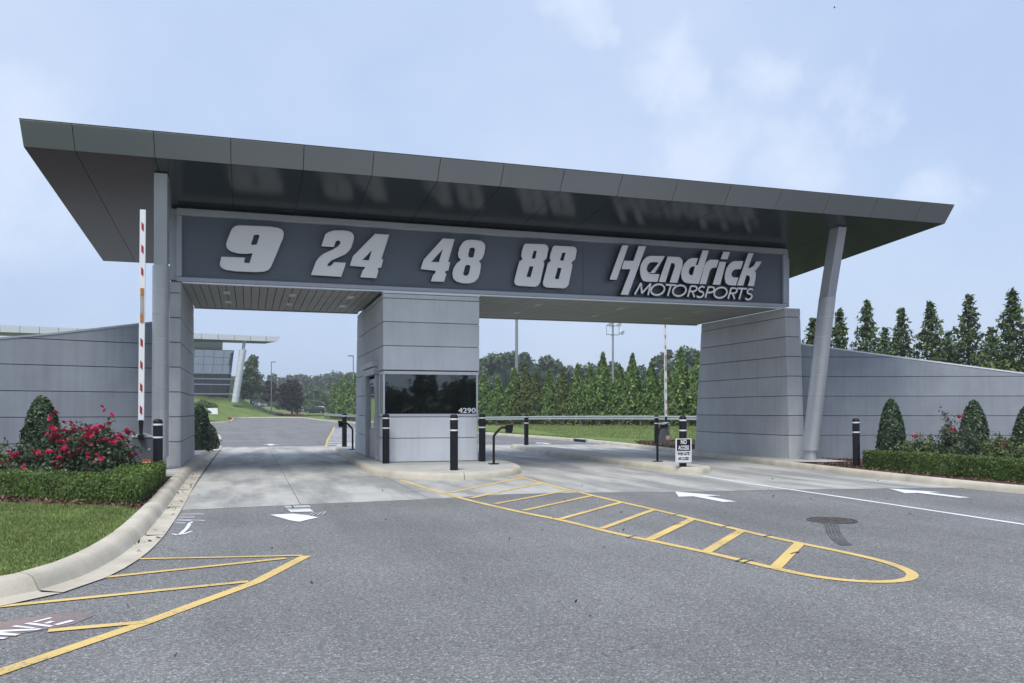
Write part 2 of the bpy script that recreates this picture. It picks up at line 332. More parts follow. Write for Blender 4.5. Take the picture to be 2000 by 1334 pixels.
def npmesh(name, V, F, m, rnd=None, core=None):
    """fast mesh from numpy arrays; F is (n,3) or (n,4); rnd a value per face; core an optional (verts, faces, material)"""
    nv, nf, k = len(V), len(F), F.shape[1]; me = bpy.data.meshes.new(name); mats = [m]
    lens = [k] * nf; idx = F.ravel()
    if core is not None:
        cv, cf, cmt = core; V = np.vstack([V, cv]); idx = np.concatenate([idx, (cf + nv).ravel()]); lens += [cf.shape[1]] * len(cf); mats.append(cmt)
    lens = np.array(lens, np.int32); st = np.concatenate([[0], np.cumsum(lens)[:-1]]).astype(np.int32)
    me.vertices.add(len(V)); me.vertices.foreach_set('co', np.ascontiguousarray(V, np.float32).ravel())
    me.loops.add(len(idx)); me.loops.foreach_set('vertex_index', idx.astype(np.int32))
    me.polygons.add(len(lens)); me.polygons.foreach_set('loop_start', st); me.polygons.foreach_set('loop_total', lens)
    mi = np.zeros(len(lens), np.int32); mi[nf:] = 1
    for q in mats: me.materials.append(q)
    me.polygons.foreach_set('material_index', mi)
    a = me.attributes.new('rnd', 'FLOAT', 'FACE'); r = np.full(len(lens), .15, np.float32); r[:nf] = RNG.random(nf) if rnd is None else rnd
    a.data.foreach_set('value', r); me.update(calc_edges=True); return me
def unit(a): return a / np.maximum(np.linalg.norm(a, axis=1, keepdims=True), 1e-9)
def leaves(P, Nn, size, tilt=.6, aspect=1.6, up=0., jit=.35):
    """one rhombic leaf per point, facing roughly along Nn"""
    n = len(P); nn = unit(Nn + RNG.normal(0, tilt, (n, 3))); r = RNG.normal(0, 1, (n, 3)); r[:, 2] += up * 3
    a = unit(r - nn * (r * nn).sum(1, keepdims=True)); b = np.cross(nn, a); s = (size * (1 + RNG.uniform(-jit, jit, n)))[:, None]
    V = np.stack([P - a * s * aspect * .5, P + b * s * .5, P + a * s * aspect * .5, P - b * s * .5], 1).reshape(-1, 3)
    return V, np.arange(4 * n).reshape(n, 4)
def blob(c, r, seed=0, sub=2, rough=.12):
    bm = bmesh.new(); bmesh.ops.create_icosphere(bm, subdivisions=sub, radius=1.); bm.verts.ensure_lookup_table()
    rg = np.random.default_rng(seed); V = np.array([v.co[:] for v in bm.verts]); F = np.array([[v.index for v in f.verts] for f in bm.faces]); bm.free()
    k = 1 + rg.normal(0, rough, len(V)); return V * k[:, None] * np.array(r) + np.array(c), F
def text_mesh(s, size, bold=0., ext=.004):
    c = bpy.data.curves.new('lettering', 'FONT'); c.body = s; c.size = size; c.offset = bold; c.extrude = ext; c.align_x = 'CENTER'; c.align_y = 'CENTER'; c.resolution_u = 3
    o = bpy.data.objects.new('lettering', c); COL.objects.link(o); dg = bpy.context.evaluated_depsgraph_get(); dg.update()
    me = bpy.data.meshes.new_from_object(o.evaluated_get(dg)); bpy.data.objects.remove(o); bpy.data.curves.remove(c); return me
def outline_mesh(loops, ext, bevel=.0):
    c = bpy.data.curves.new('outline', 'CURVE'); c.dimensions = '2D'; c.fill_mode = 'BOTH'; c.extrude = ext; c.bevel_depth = bevel; c.bevel_resolution = 0; c.offset = -bevel
    for lp in loops:
        sp = c.splines.new('POLY'); sp.points.add(len(lp) - 1); sp.use_cyclic_u = True
        for pt, (x, y) in zip(sp.points, lp): pt.co = (x, y, 0, 1)
    o = bpy.data.objects.new('outline', c); COL.objects.link(o); dg = bpy.context.evaluated_depsgraph_get(); dg.update()
    me = bpy.data.meshes.new_from_object(o.evaluated_get(dg)); bpy.data.objects.remove(o); bpy.data.curves.remove(c); return me
def bearing(u, d, z=0.):     # a point d metres out along the view axis, at the bearing of column u of the photograph
    s, c = math.sin(R(YAW)), math.cos(R(YAW)); a = (u - 1000) / 1640 * d
    return Vector((d * s + a * c, d * c - a * s, z))
LETTERS = [
    ('digit', [(-0.206,6.125),(0.134,6.132),(0.527,6.14),(0.726,6.12),(0.805,6.086),(0.845,6.032),(0.858,5.968),(0.838,5.864),(0.552,5.139),(0.522,5.086),(0.478,5.04),(0.379,4.994),(0.183,4.972),(-0.303,4.968),(-0.543,4.994),(-0.627,5.032),(-0.668,5.089),(-0.675,5.139),(-0.639,5.318),(-0.073,5.323),(-0.097,5.22),(-0.085,5.198),(0.007,5.192),(0.032,5.214),(0.102,5.443),(-0.061,5.413),(-0.255,5.415),(-0.399,5.45),(-0.483,5.504),(-0.519,5.565),(-0.527,5.615),(-0.507,5.717),(-0.411,5.977),(-0.38,6.035),(-0.327,6.084),(-0.267,6.113)], [[(0.154,5.903),(0.244,5.909),(0.261,5.879),(0.203,5.684),(0.183,5.665),(0.08,5.651),(0.071,5.681),(0.134,5.884)]]),
    ('digit', [(2.107,6.145),(2.327,6.159),(2.483,6.15),(2.561,6.11),(2.601,6.052),(2.606,5.973),(2.588,5.879),(2.535,5.717),(2.47,5.621),(2.379,5.537),(2.171,5.433),(2.029,5.36),(1.952,5.277),(1.931,5.223),(2.003,5.227),(2.055,5.269),(2.094,5.329),(2.405,5.327),(2.283,4.957),(1.517,4.967),(1.644,5.326),(1.721,5.435),(1.836,5.533),(2.068,5.651),(2.197,5.737),(2.254,5.82),(2.249,5.872),(2.197,5.887),(2.145,5.858),(2.094,5.713),(1.78,5.713),(1.875,6.033),(1.978,6.105)], []),
    ('digit', [(3.147,6.126),(3.524,6.123),(3.32,5.469),(3.368,5.466),(3.307,5.241),(3.24,5.238),(3.221,5.197),(3.24,5.158),(3.182,4.963),(2.763,4.969),(2.824,5.15),(2.89,5.22),(2.877,5.238),(2.496,5.253),(2.575,5.508)], [[(3.067,5.682),(2.983,5.424),(2.824,5.421)]]),
    ('digit', [(4.95,6.115),(5.281,6.116),(5.102,5.499),(5.158,5.492),(5.102,5.254),(5.035,5.246),(5.016,5.202),(5.053,5.156),(4.987,4.954),(4.626,4.95),(4.677,5.114),(4.743,5.177),(4.755,5.237),(4.349,5.259),(4.428,5.517)], [[(4.95,5.825),(4.84,5.475),(4.646,5.47)]]),
    ('digit', [(5.615,6.112),(5.74,6.127),(5.865,6.128),(6.015,6.112),(6.103,6.057),(6.134,5.962),(6.103,5.766),(6.053,5.642),(5.952,5.551),(6.003,5.506),(6.01,5.421),(5.978,5.226),(5.927,5.09),(5.827,4.988),(5.69,4.941),(5.491,4.937),(5.318,4.977),(5.232,5.057),(5.207,5.188),(5.244,5.333),(5.318,5.457),(5.447,5.565),(5.38,5.629),(5.363,5.724),(5.405,5.895),(5.479,6.02),(5.541,6.076)], [[(5.727,5.909),(5.802,5.913),(5.84,5.872),(5.79,5.664),(5.74,5.644),(5.665,5.657),(5.653,5.716),(5.69,5.875)],[(5.615,5.437),(5.677,5.435),(5.71,5.406),(5.665,5.21),(5.615,5.147),(5.528,5.155),(5.516,5.203),(5.566,5.398)]]),
    ('digit', [(7.293,6.116),(7.842,6.132),(7.922,6.092),(7.953,6.007),(7.895,5.742),(7.803,5.65),(7.829,5.577),(7.711,5.063),(7.645,4.973),(7.554,4.932),(7.06,4.939),(6.982,4.968),(6.944,5.052),(7.086,5.6),(7.189,5.684),(7.15,5.751),(7.163,5.875),(7.215,6.05),(7.246,6.096)], [[(7.514,5.924),(7.606,5.929),(7.554,5.719),(7.462,5.714)],[(7.397,5.493),(7.507,5.494),(7.418,5.197),(7.306,5.204)]]),
    ('digit', [(8.147,6.11),(8.695,6.117),(8.77,6.087),(8.795,6.005),(8.749,5.764),(8.636,5.657),(8.668,5.584),(8.555,5.051),(8.493,4.961),(8.386,4.926),(7.895,4.93),(7.803,4.968),(7.777,5.053),(7.922,5.607),(8.014,5.674),(7.98,5.747),(8.001,5.86),(8.059,6.038),(8.094,6.089)], [[(8.36,5.923),(8.459,5.923),(8.386,5.699),(8.293,5.709)],[(8.226,5.498),(8.338,5.486),(8.245,5.182),(8.139,5.187)]]),
    ('letter', [(10.135,6.222),(10.344,6.229),(9.969,5.227),(9.75,5.225)], []),
    ('letter', [(10.649,6.233),(10.895,6.239),(10.332,4.811),(10.096,4.812),(10.405,5.547),(10.12,5.538),(10.196,5.785),(10.487,5.796)], []),
    ('letter', [(11.028,5.97),(11.504,5.988),(11.167,5.476),(10.988,5.467),(10.969,5.452),(11.329,5.453),(11.248,5.222),(10.889,5.217),(10.797,5.235),(10.745,5.305),(10.705,5.428),(10.698,5.595),(10.735,5.722),(10.812,5.852),(10.904,5.932)], [[(11.121,5.793),(11.301,5.789),(11.037,5.503),(10.951,5.488),(10.911,5.578),(10.945,5.692),(11.012,5.765)]]),
    ('letter', [(11.573,5.983),(11.95,5.987),(12.036,5.941),(12.077,5.855),(12.064,5.73),(11.893,5.229),(11.642,5.229),(11.811,5.7),(11.805,5.77),(11.767,5.794),(11.698,5.79),(11.51,5.226),(11.292,5.23)], []),
    ('letter', [(12.717,6.226),(12.936,6.23),(12.594,5.227),(12.242,5.228),(12.115,5.262),(12.039,5.352),(12.014,5.478),(12.045,5.65),(12.125,5.81),(12.236,5.929),(12.364,5.982),(12.578,5.99),(12.504,5.781),(12.556,5.781)], [[(12.38,5.729),(12.472,5.731),(12.389,5.48),(12.316,5.479),(12.274,5.519),(12.268,5.59),(12.306,5.677)]]),
    ('letter', [(12.959,5.968),(13.268,5.976),(13.186,5.737),(13.073,5.725),(13.001,5.684),(12.959,5.61),(12.839,5.233),(12.62,5.228),(12.781,5.773),(12.846,5.891)], []),
    ('letter', [(13.415,6.223),(13.645,6.228),(13.556,6.001),(13.324,5.997)], []),
    ('letter', [(13.284,5.92),(13.514,5.926),(13.311,5.231),(13.056,5.231)], []),
    ('letter', [(13.81,5.971),(14.099,5.981),(14.009,5.735),(13.827,5.717),(13.734,5.663),(13.688,5.574),(13.711,5.503),(13.777,5.483),(13.926,5.485),(13.844,5.235),(13.596,5.238),(13.497,5.291),(13.458,5.419),(13.471,5.578),(13.524,5.739),(13.612,5.874),(13.711,5.943)], []),
    ('letter', [(14.26,6.234),(14.451,6.239),(14.26,5.777),(14.343,5.796),(14.444,5.859),(14.528,5.995),(14.73,6.006),(14.663,5.885),(14.578,5.779),(14.494,5.701),(14.528,5.645),(14.528,5.543),(14.461,5.242),(14.243,5.244),(14.32,5.445),(14.31,5.532),(14.253,5.564),(14.199,5.55),(14.093,5.246),(13.877,5.242)], []),
]
# ================================================================== the ground, road, kerbs, lawns
mb = MB(); n_ = 48
mb.add([(900 * math.cos(2 * math.pi * k / n_), 900 * math.sin(2 * math.pi * k / n_), -.5) for k in range(n_)], [tuple(range(n_))])
tag(mb.build('ground', MT['soil']), kind='structure')
road = tag(drape('road', [(-75, -45), (75, -45), (75, 190), (-75, 190)], 0., MT['asphalt']), kind='structure')
apron = tag(bpy.data.objects.new('concrete_apron', None), kind='structure'); link(apron); ORG[apron.name] = Vector((0, 0, 0))
def front_y(x):
    return float(np.interp(x, [-1, .9, 2.8, 4.2, 5.5, 7.4, 10, 13.6, 16], [13.62, 13.88, 14.03, 14.48, 14.46, 14.08, 14.1, 13.72, 13.5]))
xb = [-1.02, .80, 2.95, 5.95, 8.3, 10.6, 13.1, 16.9]; yb = [14.0, 19.2, 24.6, 30.2, 36.9]; g_ = .008
for i in range(7):
    for j in range(4):
        x0, x1, y0, y1 = xb[i] + g_, xb[i + 1] - g_, yb[j] + g_, yb[j + 1] - g_
        if j == 0: poly = [(x0, front_y(x0)), ((x0 + x1) / 2, front_y((x0 + x1) / 2)), (x1, front_y(x1)), (x1, y1), (x0, y1)]
        else: poly = [(x0, y0), (x1, y0), (x1, y1), (x0, y1)]
        drape('slab', poly, .003, MT['slab'], apron)

# kerbs: travel keeps the planted side on the left
GUT = [(0, .012), (.19, .008), (.225, .02), (.255, .075), (.29, .128), (.34, .152), (.42, .156), (.475, .146), (.485, .02)]
KRB = [(0, .0), (.015, .075), (.04, .128), (.085, .15), (.2, .15), (.21, .0)]
kl = tag(bpy.data.objects.new('kerb', None), kind='structure'); link(kl); ORG[kl.name] = Vector((0, 0, 0))
left_path = catmull([(-26, 5.2), (-14, 5.7), (-6, 6.35), (-3.2, 6.85), (-1.8, 7.30), (-1.46, 7.68), (-1.22, 8.25), (-1.05, 9.2), (-.97, 10.5), (-.96, 12.2), (-.97, 14.0), (-1.02, 17), (-1.06, 21), (-1.07, 26), (-1.07, 31), (-1.05, 35.5), (-1.12, 38.2), (-1.6, 39.8), (-3.2, 40.6), (-12, 41), (-40, 41.5)])
kerb_run(kl, left_path, GUT, 2.9, MT['kerb'])
right_base = [(8.8, 150), (9.3, 125), (10.5, 105), (12.0, 90), (13.6, 75), (14.6, 62), (15.4, 53), (16.1, 46.5), (16.35, 41.3), (16.3, 36.3), (15.65, 30.6), (15.22, 27.3), (14.84, 23.4), (14.35, 19.4), (14.05, 16.4), (13.93, 14.0), (14.03, 12.2), (14.5, 9.4), (15.8, 6.2), (18.5, 3.6), (23, 2.2), (40, 1.2)]
right_path = catmull(right_base, .5)
kerb_run(kl, right_path, KRB, 3.1, MT['kerb'])
ISL_A = [(2.75, 20.3), (3.05, 19.05), (3.72, 18.05), (4.5, 17.78), (5.25, 18.0), (5.95, 18.7), (6.5, 19.9), (6.78, 21.5), (6.85, 24), (6.8, 28), (6.55, 32), (5.6, 35.4), (4.6, 36.2), (3.6, 35.3), (3.15, 32.5), (2.95, 28), (2.82, 24)]
ISL_B = [(10.08, 19.5), (10.22, 18.75), (10.68, 18.32), (11.14, 18.75), (11.32, 19.5), (11.42, 24), (11.42, 29), (11.3, 32.9), (10.8, 33.9), (10.3, 32.9), (10.05, 29), (10.05, 24)]
for nm, outl in (('booth_island', ISL_A), ('lane_island', ISL_B)):
    isl = tag(bpy.data.objects.new(nm, None), kind='structure'); link(isl); ORG[isl.name] = Vector((0, 0, 0))
    pth = catmull(outl, .3, True); kerb_run(isl, pth, KRB[:-1] + [(.2, .02)], 3.2, MT['kerb'], closed=True)
    inner = []
    for i in range(len(pth)):
        d = (pth[(i + 1) % len(pth)] - pth[i - 1]).normalized(); q = pth[i] + Vector((-d.y, d.x)) * .195; inner.append((q.x, q.y))
    drape('island_top', inner, .146, MT['walk'], isl)
# utility cover in the booth island
mb = MB(); mb.box(4.1, 4.75, 18.9, 19.35, .1, .1525); hh = mb.build('utility_cover', MT['walk'])
tag(hh, 'flat rectangular utility cover in the booth island behind the front bollard', 'cover')

def back_edge(path, off):
    res = []
    for i in range(len(path)):
        d = (path[min(i + 1, len(path) - 1)] - path[max(i - 1, 0)]).normalized(); q = path[i] + Vector((-d.y, d.x)) * off; res.append((q.x, q.y))
    return res
LB = back_edge(left_path, .47); RB = back_edge(right_path, .195)
MULCH_EDGE = [(-1.44, 12.55), (-1.72, 13.1), (-2.54, 13.6), (-3.54, 14.2), (-5.5, 15.5), (-9, 18.0), (-14, 20)]
lawnL = [p for p in LB if p[1] < 12.5 and p[0] > -20] + MULCH_EDGE + [(-20, 20), (-20, 6.1)]
tag(drape('lawn', lawnL, .138, MT['lawn']), kind='structure')
bedL = [p for p in LB if 12.6 < p[1] < 38.5 and p[0] > -1.8] + [(-9, 38.5), (-9, 24), (-14, 22)] + [(x, y + .02) for x, y in MULCH_EDGE[::-1]]
tag(drape('mulch_bed', bedL, .125, MT['mulch']), kind='structure')
bedR = [p for p in RB if 5 < p[1] < 28.5] + [(30, 5), (30, 28), (16.5, 28.5)]
tag(drape('mulch_bed', bedR[::-1], .12, MT['mulch']), kind='structure')
padL = drape('pier_pad', [(-2.35, 18.95), (-1.52, 18.75), (-1.52, 31), (-2.35, 31)], .150, MT['walk']); tag(padL, kind='structure')
padR = drape('pier_pad', [(14.72, 20.35), (15.6, 20.0), (16.6, 20.3), (16.7, 28.2), (15.62, 28.2), (15.2, 25)], .146, MT['walk']); tag(padR, kind='structure')

RBn = np.array([p for p in RB if p[1] > 20])
def sm(t): t = min(max(t, 0), 1); return t * t * (3 - 2 * t)
def lawn_z(x, y):
    d = math.sqrt(float(((RBn - (x, y)) ** 2).sum(1).min())); return gz(x, y) + .145 + .48 * sm(d / 12)
def sheet(name, xs, ys, zf, keep, m):
    V = []; ix = {}; F = []
    for i, x in enumerate(xs):
        for j, y in enumerate(ys): ix[i, j] = len(V); V.append((x, y, zf(x, y)))
    for i in range(len(xs) - 1):
        for j in range(len(ys) - 1):
            if keep((xs[i] + xs[i + 1]) / 2, (ys[j] + ys[j + 1]) / 2): F.append((ix[i, j], ix[i + 1, j], ix[i + 1, j + 1], ix[i, j + 1]))
    me = bpy.data.meshes.new(name); me.from_pydata(V, [], F); me.materials.append(m)
    me.polygons.foreach_set('use_smooth', [True] * len(F)); return place(name, me)
# lawn on the far side of the outbound lanes: strips fitted to the back of the kerb
V = []; F = []; strip = [p for p in RB if 28 < p[1] < 151]; offs = [0, .6, 1.5, 3, 5, 8, 12, 18, 30, 60]
for p in strip:
    for o_ in offs:
        x, y = p[0] + o_ * .93, p[1] + o_ * .36; V.append((x, y, lawn_z(x, y) - (.008 if o_ == 0 else 0)))
k_ = len(offs)
for i in range(len(strip) - 1):
    for j in range(k_ - 1): F.append((i * k_ + j, i * k_ + j + 1, (i + 1) * k_ + j + 1, (i + 1) * k_ + j))
me = bpy.data.meshes.new('lawn'); me.from_pydata(V, [], F); me.materials.append(MT['lawn']); me.polygons.foreach_set('use_smooth', [True] * len(F)); tag(place('lawn', me), kind='structure')
def sm(t): t = min(max(t, 0), 1); return t * t * (3 - 2 * t)
def hill_z(x, y):
    h1 = 4.4 * sm((6 - x) / 11) * sm((y - 149) / 14)
    h2 = 1.0 * sm((y - 100.5) / 9) * sm((-2.4 - x) / 3) + 2.2 * sm((y - 110) / 42) * sm((-3.5 - x) / 5)
    return gz(x, y) + .13 + max(h1, h2) + .022 * max(0, y - 188)
xs = [-90, -70, -50, -35, -25, -18, -13, -9, -6.5, -4.5, -3, -2, -1, 0, 1.5, 3, 4.5, 6, 8, 11, 15, 20, 30, 45, 70]; ys = [100, 103, 107, 112, 118, 123, 130, 137, 144, 150, 156, 163, 172, 182, 195, 210, 230, 260, 300]
tag(sheet('lawn_hill', xs, ys, hill_z, lambda x, y: (x < -2.2 and not (y < 103 and x > -4)) or y > 150, MT['lawn']), kind='structure')
kerb_run(kl, catmull([(-60, 99.6), (-20, 99.7), (-4.6, 99.9), (-3.0, 101), (-2.0, 104), (-1.9, 112), (-1.95, 125), (-2.0, 143), (-1.4, 149.4), (2, 149.8), (9.4, 149.8)], 1.), KRB, 6., MT['kerb'])

# ------------------------------------------------------------------ road markings (parts of the road)
def line(name, pts, wd, m, off=.006, parent=road):
    P_ = [Vector(p) for p in pts]; l = []; r = []
    for i, p in enumerate(P_):
        d = (P_[min(i + 1, len(P_) - 1)] - P_[max(i - 1, 0)]).normalized(); q = Vector((-d.y, d.x)) * wd / 2; l.append(p + q); r.append(p - q)
    return drape(name, [tuple(v) for v in l] + [tuple(v) for v in r[::-1]], off, m, parent)
Y_ = MT['yellow']; W_ = MT['wpaint']
nose_r = [(5.98, 19.3), (5.87, 17.0), (5.83, 14.9), (5.86, 12.75), (5.90, 11.46), (5.91, 10.28), (5.92, 9.15), (5.95, 8.44), (6.0, 7.9), (6.05, 7.4), (6.05, 6.9), (5.95, 6.5), (5.79, 6.22), (5.58, 6.07), (5.36, 6.04), (5.13, 6.13), (4.96, 6.31), (4.85, 6.57), (4.77, 6.96), (4.66, 7.71), (4.5, 8.51), (4.29, 9.44), (4.1, 10.76), (3.8, 12.1), (3.45, 14.4), (3.15, 18.1)]
nr = catmull(nose_r, .1)
line('edge_line', [tuple(p) for p in nr], .105, Y_, .006)
for a, b in (((3.50, 15.0), (5.87, 17.9)), ((3.66, 14.0), (5.85, 16.5)), ((3.80, 13.0), (5.83, 14.85)), ((3.95, 12.0), (5.85, 13.8)), ((4.12, 10.9), (5.88, 12.65)), ((4.28, 9.85), (5.90, 11.55)), ((4.46, 8.85), (5.91, 10.4)), ((4.6, 7.85), (5.92, 9.2)), ((4.76, 6.85), (5.96, 8.1))):
    line('hatch_line', [a, b], .1 if a[1] > 9 else .12, Y_, .008)
tip = (.57, 8.92)
line('edge_line', [tip, (.06, 7.68), (-.71, 6.42), (-1.36, 5.47), (-2.1, 4.4)], .11, Y_, .006)
line('hatch_line', [(-1.09, 9.24), (-.2, 9.07), (.53, 8.95)], .07, Y_, .008)
line('hatch_line', [(-1.37, 8.26), (.36, 8.82)], .085, Y_, .008)
line('hatch_line', [(-1.82, 7.30), (.0, 7.72)], .085, Y_, .008)
line('hatch_line', [(-1.30, 6.40), (-.64, 6.46)], .09, Y_, .008)
line('edge_line', [(10.24, 17.6), (10.14, 14.7), (10.1, 11.4), (10.02, 8.7), (9.98, 5), (9.9, -3)], .11, W_, .006)
def arrow(x, y, m, s=1., name='lane_arrow', off=.007, rz=0.):
    pts = [(0, .95), (.42, .05), (.125, .05), (.125, -.92), (-.125, -.92), (-.125, .05), (-.42, .05)]
    c_, s_ = math.cos(rz), math.sin(rz)
    return drape(name, [(x + s * (a * c_ - b * s_), y + s * (a * s_ + b * c_)) for a, b in pts], off, m, road)
arrow(7.66, 13.2, W_); arrow(12.25, 12.85, W_); arrow(13.7, 38.5, W_); arrow(.95, 39.0, W_, .9)
# hand-painted white arrow pointing right and the scrawl beside the gutter
drape('lane_arrow', [(.30, 12.60), (.62, 12.63), (.80, 12.40), (.94, 12.08), (.80, 11.90), (.66, 11.68), (.55, 11.86)], .007, MT['wpaint'], road)
drape('painted_patch', [(.56, 13.30), (.90, 13.22), (.93, 12.80), (.60, 12.84)], .007, MT['wfaint'], road)
drape('painted_patch', [(.54, 13.70), (.92, 13.66), (.93, 13.38), (.55, 13.44)], .007, MT['wfaint'], road)
for k in range(4):
    line('spray_stroke', [(.80 + .07 * k, 12.3 + .02 * k), (.93 + .05 * k, 12.72 - .03 * k), (1.0 + .03 * k, 12.60 + .05 * k)], .022, MT['wfaint'], .009)
for pts, wd in (([(-.92, 13.05), (-.62, 12.98)], .05), ([(-.94, 12.80), (-.72, 12.72)], .03), ([(-.94, 12.62), (-.72, 12.55)], .035), ([(-.95, 12.44), (-.56, 12.2)], .035), ([(-.96, 12.24), (-.74, 12.28)], .045), ([(-.93, 12.05), (-.8, 12.0)], .06), ([(-.72, 12.12), (-.76, 11.85)], .04), ([(-.74, 11.85), (-.75, 11.4), (-.79, 10.92)], .05), ([(-.885, 11.0), (-.82, 10.88), (-.76, 10.92), (-.67, 11.16)], .04)):
    line('spray_stroke', pts, wd, MT['wpaint'], .007)
# faded red field with the white stencilled word (LANE, its end in view)
drape('painted_patch', [(-1.07, 6.80), (-1.24, 6.98), (-1.5, 6.86), (-1.9, 6.62), (-2.5, 6.1), (-2.3, 5.75), (-1.72, 6.1), (-1.45, 6.38), (-1.17, 6.55)], .004, MT['redpaint'], road)
for q in ([(-1.46, 6.693), (-1.373, 6.8), (-1.346, 6.777), (-1.434, 6.672)], [(-1.376, 6.625), (-1.344, 6.683), (-1.309, 6.658), (-1.343, 6.606)], [(-1.299, 6.565), (-1.212, 6.673), (-1.179, 6.635), (-1.267, 6.539)], [(-1.507, 6.654), (-1.47, 6.678), (-1.288, 6.523), (-1.314, 6.5)],
          [(-1.568, 6.59), (-1.545, 6.618), (-1.395, 6.505), (-1.418, 6.492)], [(-1.66, 6.512), (-1.37, 6.477), (-1.349, 6.46), (-1.375, 6.431), (-1.64, 6.452)], [(-1.64, 6.46), (-1.576, 6.436), (-1.455, 6.349), (-1.478, 6.316), (-1.66, 6.40)], [(-1.66, 6.35), (-1.513, 6.277), (-1.533, 6.247), (-1.68, 6.29)]):
    drape('stencil_stroke', q, .008, MT['wpaint'], road)
# tyre mark curling away from the manhole
for k in range(5):
    o_ = (k - 2) * .048
    line('tyre_mark', [tuple(p) for p in catmull([(7.62 + o_, 9.72), (7.30 + o_, 9.25), (6.98 + o_ * .95, 8.82), (6.72 + o_ * .9, 8.42), (6.52 + o_ * .8, 8.1), (6.40 + o_ * .7, 7.85)], .08)], .021, MT['tyre'], .005)
# rubber scuffs crossing the yellow lines
for x, y in ((5.93, 10.9), (5.4, 9.92), (5.95, 9.6), (4.35, 9.1), (5.5, 7.55), (5.96, 8.7), (4.71, 7.35), (4.73, 7.25)):
    line('tyre_mark', [(x - .09, y - .05), (x + .09, y + .06)], .03, MT['tyre'], .010)
# manhole cover
mh = empty('manhole_cover', (7.72, 9.78, gz(7.72, 9.78)), 'round rusty iron manhole cover set in the asphalt with a tyre mark', 'manhole')
mb = MB()
for rr0, rr1, z1 in ((.30, .335, .012), (.0, .285, .009)):
    n = 40; 
    if rr0: 
        v = [(rr * math.cos(2 * math.pi * k / n), rr * math.sin(2 * math.pi * k / n), z) for rr, z in ((rr0, .003), (rr0, z1), (rr1, z1), (rr1, .003)) for k in range(n)]
        mb.add(v, [(a * n + k, a * n + (k + 1) % n, (a + 1) * n + (k + 1) % n, (a + 1) * n + k) for a in range(3) for k in range(n)])
        place('frame_ring', mb.mesh('frame_ring', MT['iron']), mh); mb = MB()
    else:
        mb.prism([(rr1 * math.cos(2 * math.pi * k / n), rr1 * math.sin(2 * math.pi * k / n)) for k in range(n)], 'z', .003, z1)
lid = place('lid', mb.mesh('lid', MT['iron']), mh)
mb = MB(); mb.box(-.06, .06, -.012, .012, .009, .013); rib_me = mb.mesh('rib', MT['iron'])
for a in range(10):
    for rr in (.10, .21):
        o = place('rib', rib_me, lid); t = 2 * math.pi * a / 10 + rr * 3; o.location = (rr * math.cos(t), rr * math.sin(t), 0); o.rotation_euler[2] = t
# storm inlet in the far kerb
sdr = MB(); sdr.box(16.34, 16.75, 39.4, 41.3, -.3, .075); sdr = sdr.build('storm_drain', MT['walk'], bevel=.01)
mb = MB(); mb.box(16.325, 16.345, 39.55, 41.15, -.09, .045); mb.build('inlet_slot', MT['gap'], sdr)
tag(sdr, 'small concrete storm drain inlet let into the far lawn kerb', 'drain')
# hatched strip beyond the booth island
line('edge_line', [(3.2, 36.8), (4.1, 46), (5.6, 60), (7.5, 78)], .13, Y_, .006)
for k in range(16):
    y = 38.5 + k * 2.2; x = float(np.interp(y, [36.8, 46, 60, 78], [3.2, 4.1, 5.6, 7.5])); line('hatch_line', [(x, y), (x + 4.2, y + .15)], .75, MT['wfaint'], .006)

# ================================================================== the entrance gate
GC = Vector((7.03, 24.7, 0))
gate = empty('entrance_gate', GC, 'wide grey entrance gate with cantilevered dark metal canopy and lettered beam', 'gate')
ST = MT['stucco']
JZ = [.12, .755, 1.36, 1.965, 2.57, 3.175, 3.78, 4.385, 4.665]
def pier(x0, x1, zbase, name='pier'):
    yf = lambda z: 22.02 - .22 * (4.66 - z) / 4.66; yb_ = lambda z: 27.0 + .5 * (4.66 - z) / 4.66
    def hx(m_, z0, z1, i): m_.hexa([(x0 + i, yf(z0) + i, z0), (x1 - i, yf(z0) + i, z0), (x1 - i, yb_(z0) - i, z0), (x0 + i, yb_(z0) - i, z0), (x0 + i, yf(z1) + i, z1), (x1 - i, yf(z1) + i, z1), (x1 - i, yb_(z1) - i, z1), (x0 + i, yb_(z1) - i, z1)])
    core = MB(); hx(core, zbase - .1, 4.655, .03); pr_ = core.build(name, MT['recess'], gate)
    for k in range(len(JZ) - 1):
        b = MB(); hx(b, (JZ[k] if k else zbase) + .009, JZ[k + 1] - .009, 0.); b.build('panel', ST, pr_, bevel=.012)
pier(-2.12, -1.57, .14); pier(15.68, 16.22, .04)

# beam body behind the sign, its end cheeks and the sign itself
b = MB(); b.box(-1.84, 15.94, 22.17, 27.30, 4.72, 6.20); beam = b.build('beam', MT['frame'], gate, bevel=.01)
b = MB(); b.box(-1.82, 15.92, 22.2, 27.2, 6.205, 6.48); b.build('beam_cap', MT['frame'], beam)
b = MB(); b.box(-1.60, 15.66, 22.10, 22.165, 4.74, 6.36); sign = b.build('sign_board', MT['board'], gate)
for q in ((-1.67, 15.73, 22.0, 22.16, 6.30, 6.47), (-1.67, 15.73, 22.0, 22.16, 4.675, 4.785)):
    b = MB(); b.box(*q); b.build('frame_rail', MT['frame'], sign, bevel=.012)
for q in ((-1.67, -1.55, 22.003, 22.163, 4.79, 6.295), (15.61, 15.73, 22.003, 22.163, 4.79, 6.295)):
    b = MB(); b.box(*q); b.build('frame_stile', MT['frame'], sign, bevel=.012)
for xj in (3.1, 9.05): 
    b = MB(); b.box(xj - .003, xj + .003, 22.094, 22.101, 4.79, 6.29); b.build('board_seam', MT['gap'], sign)
b = MB(); b.box(-1.55, 15.6, 22.0, 22.09, 4.635, 4.668); b.build('drip_edge', MT['bright'], sign)
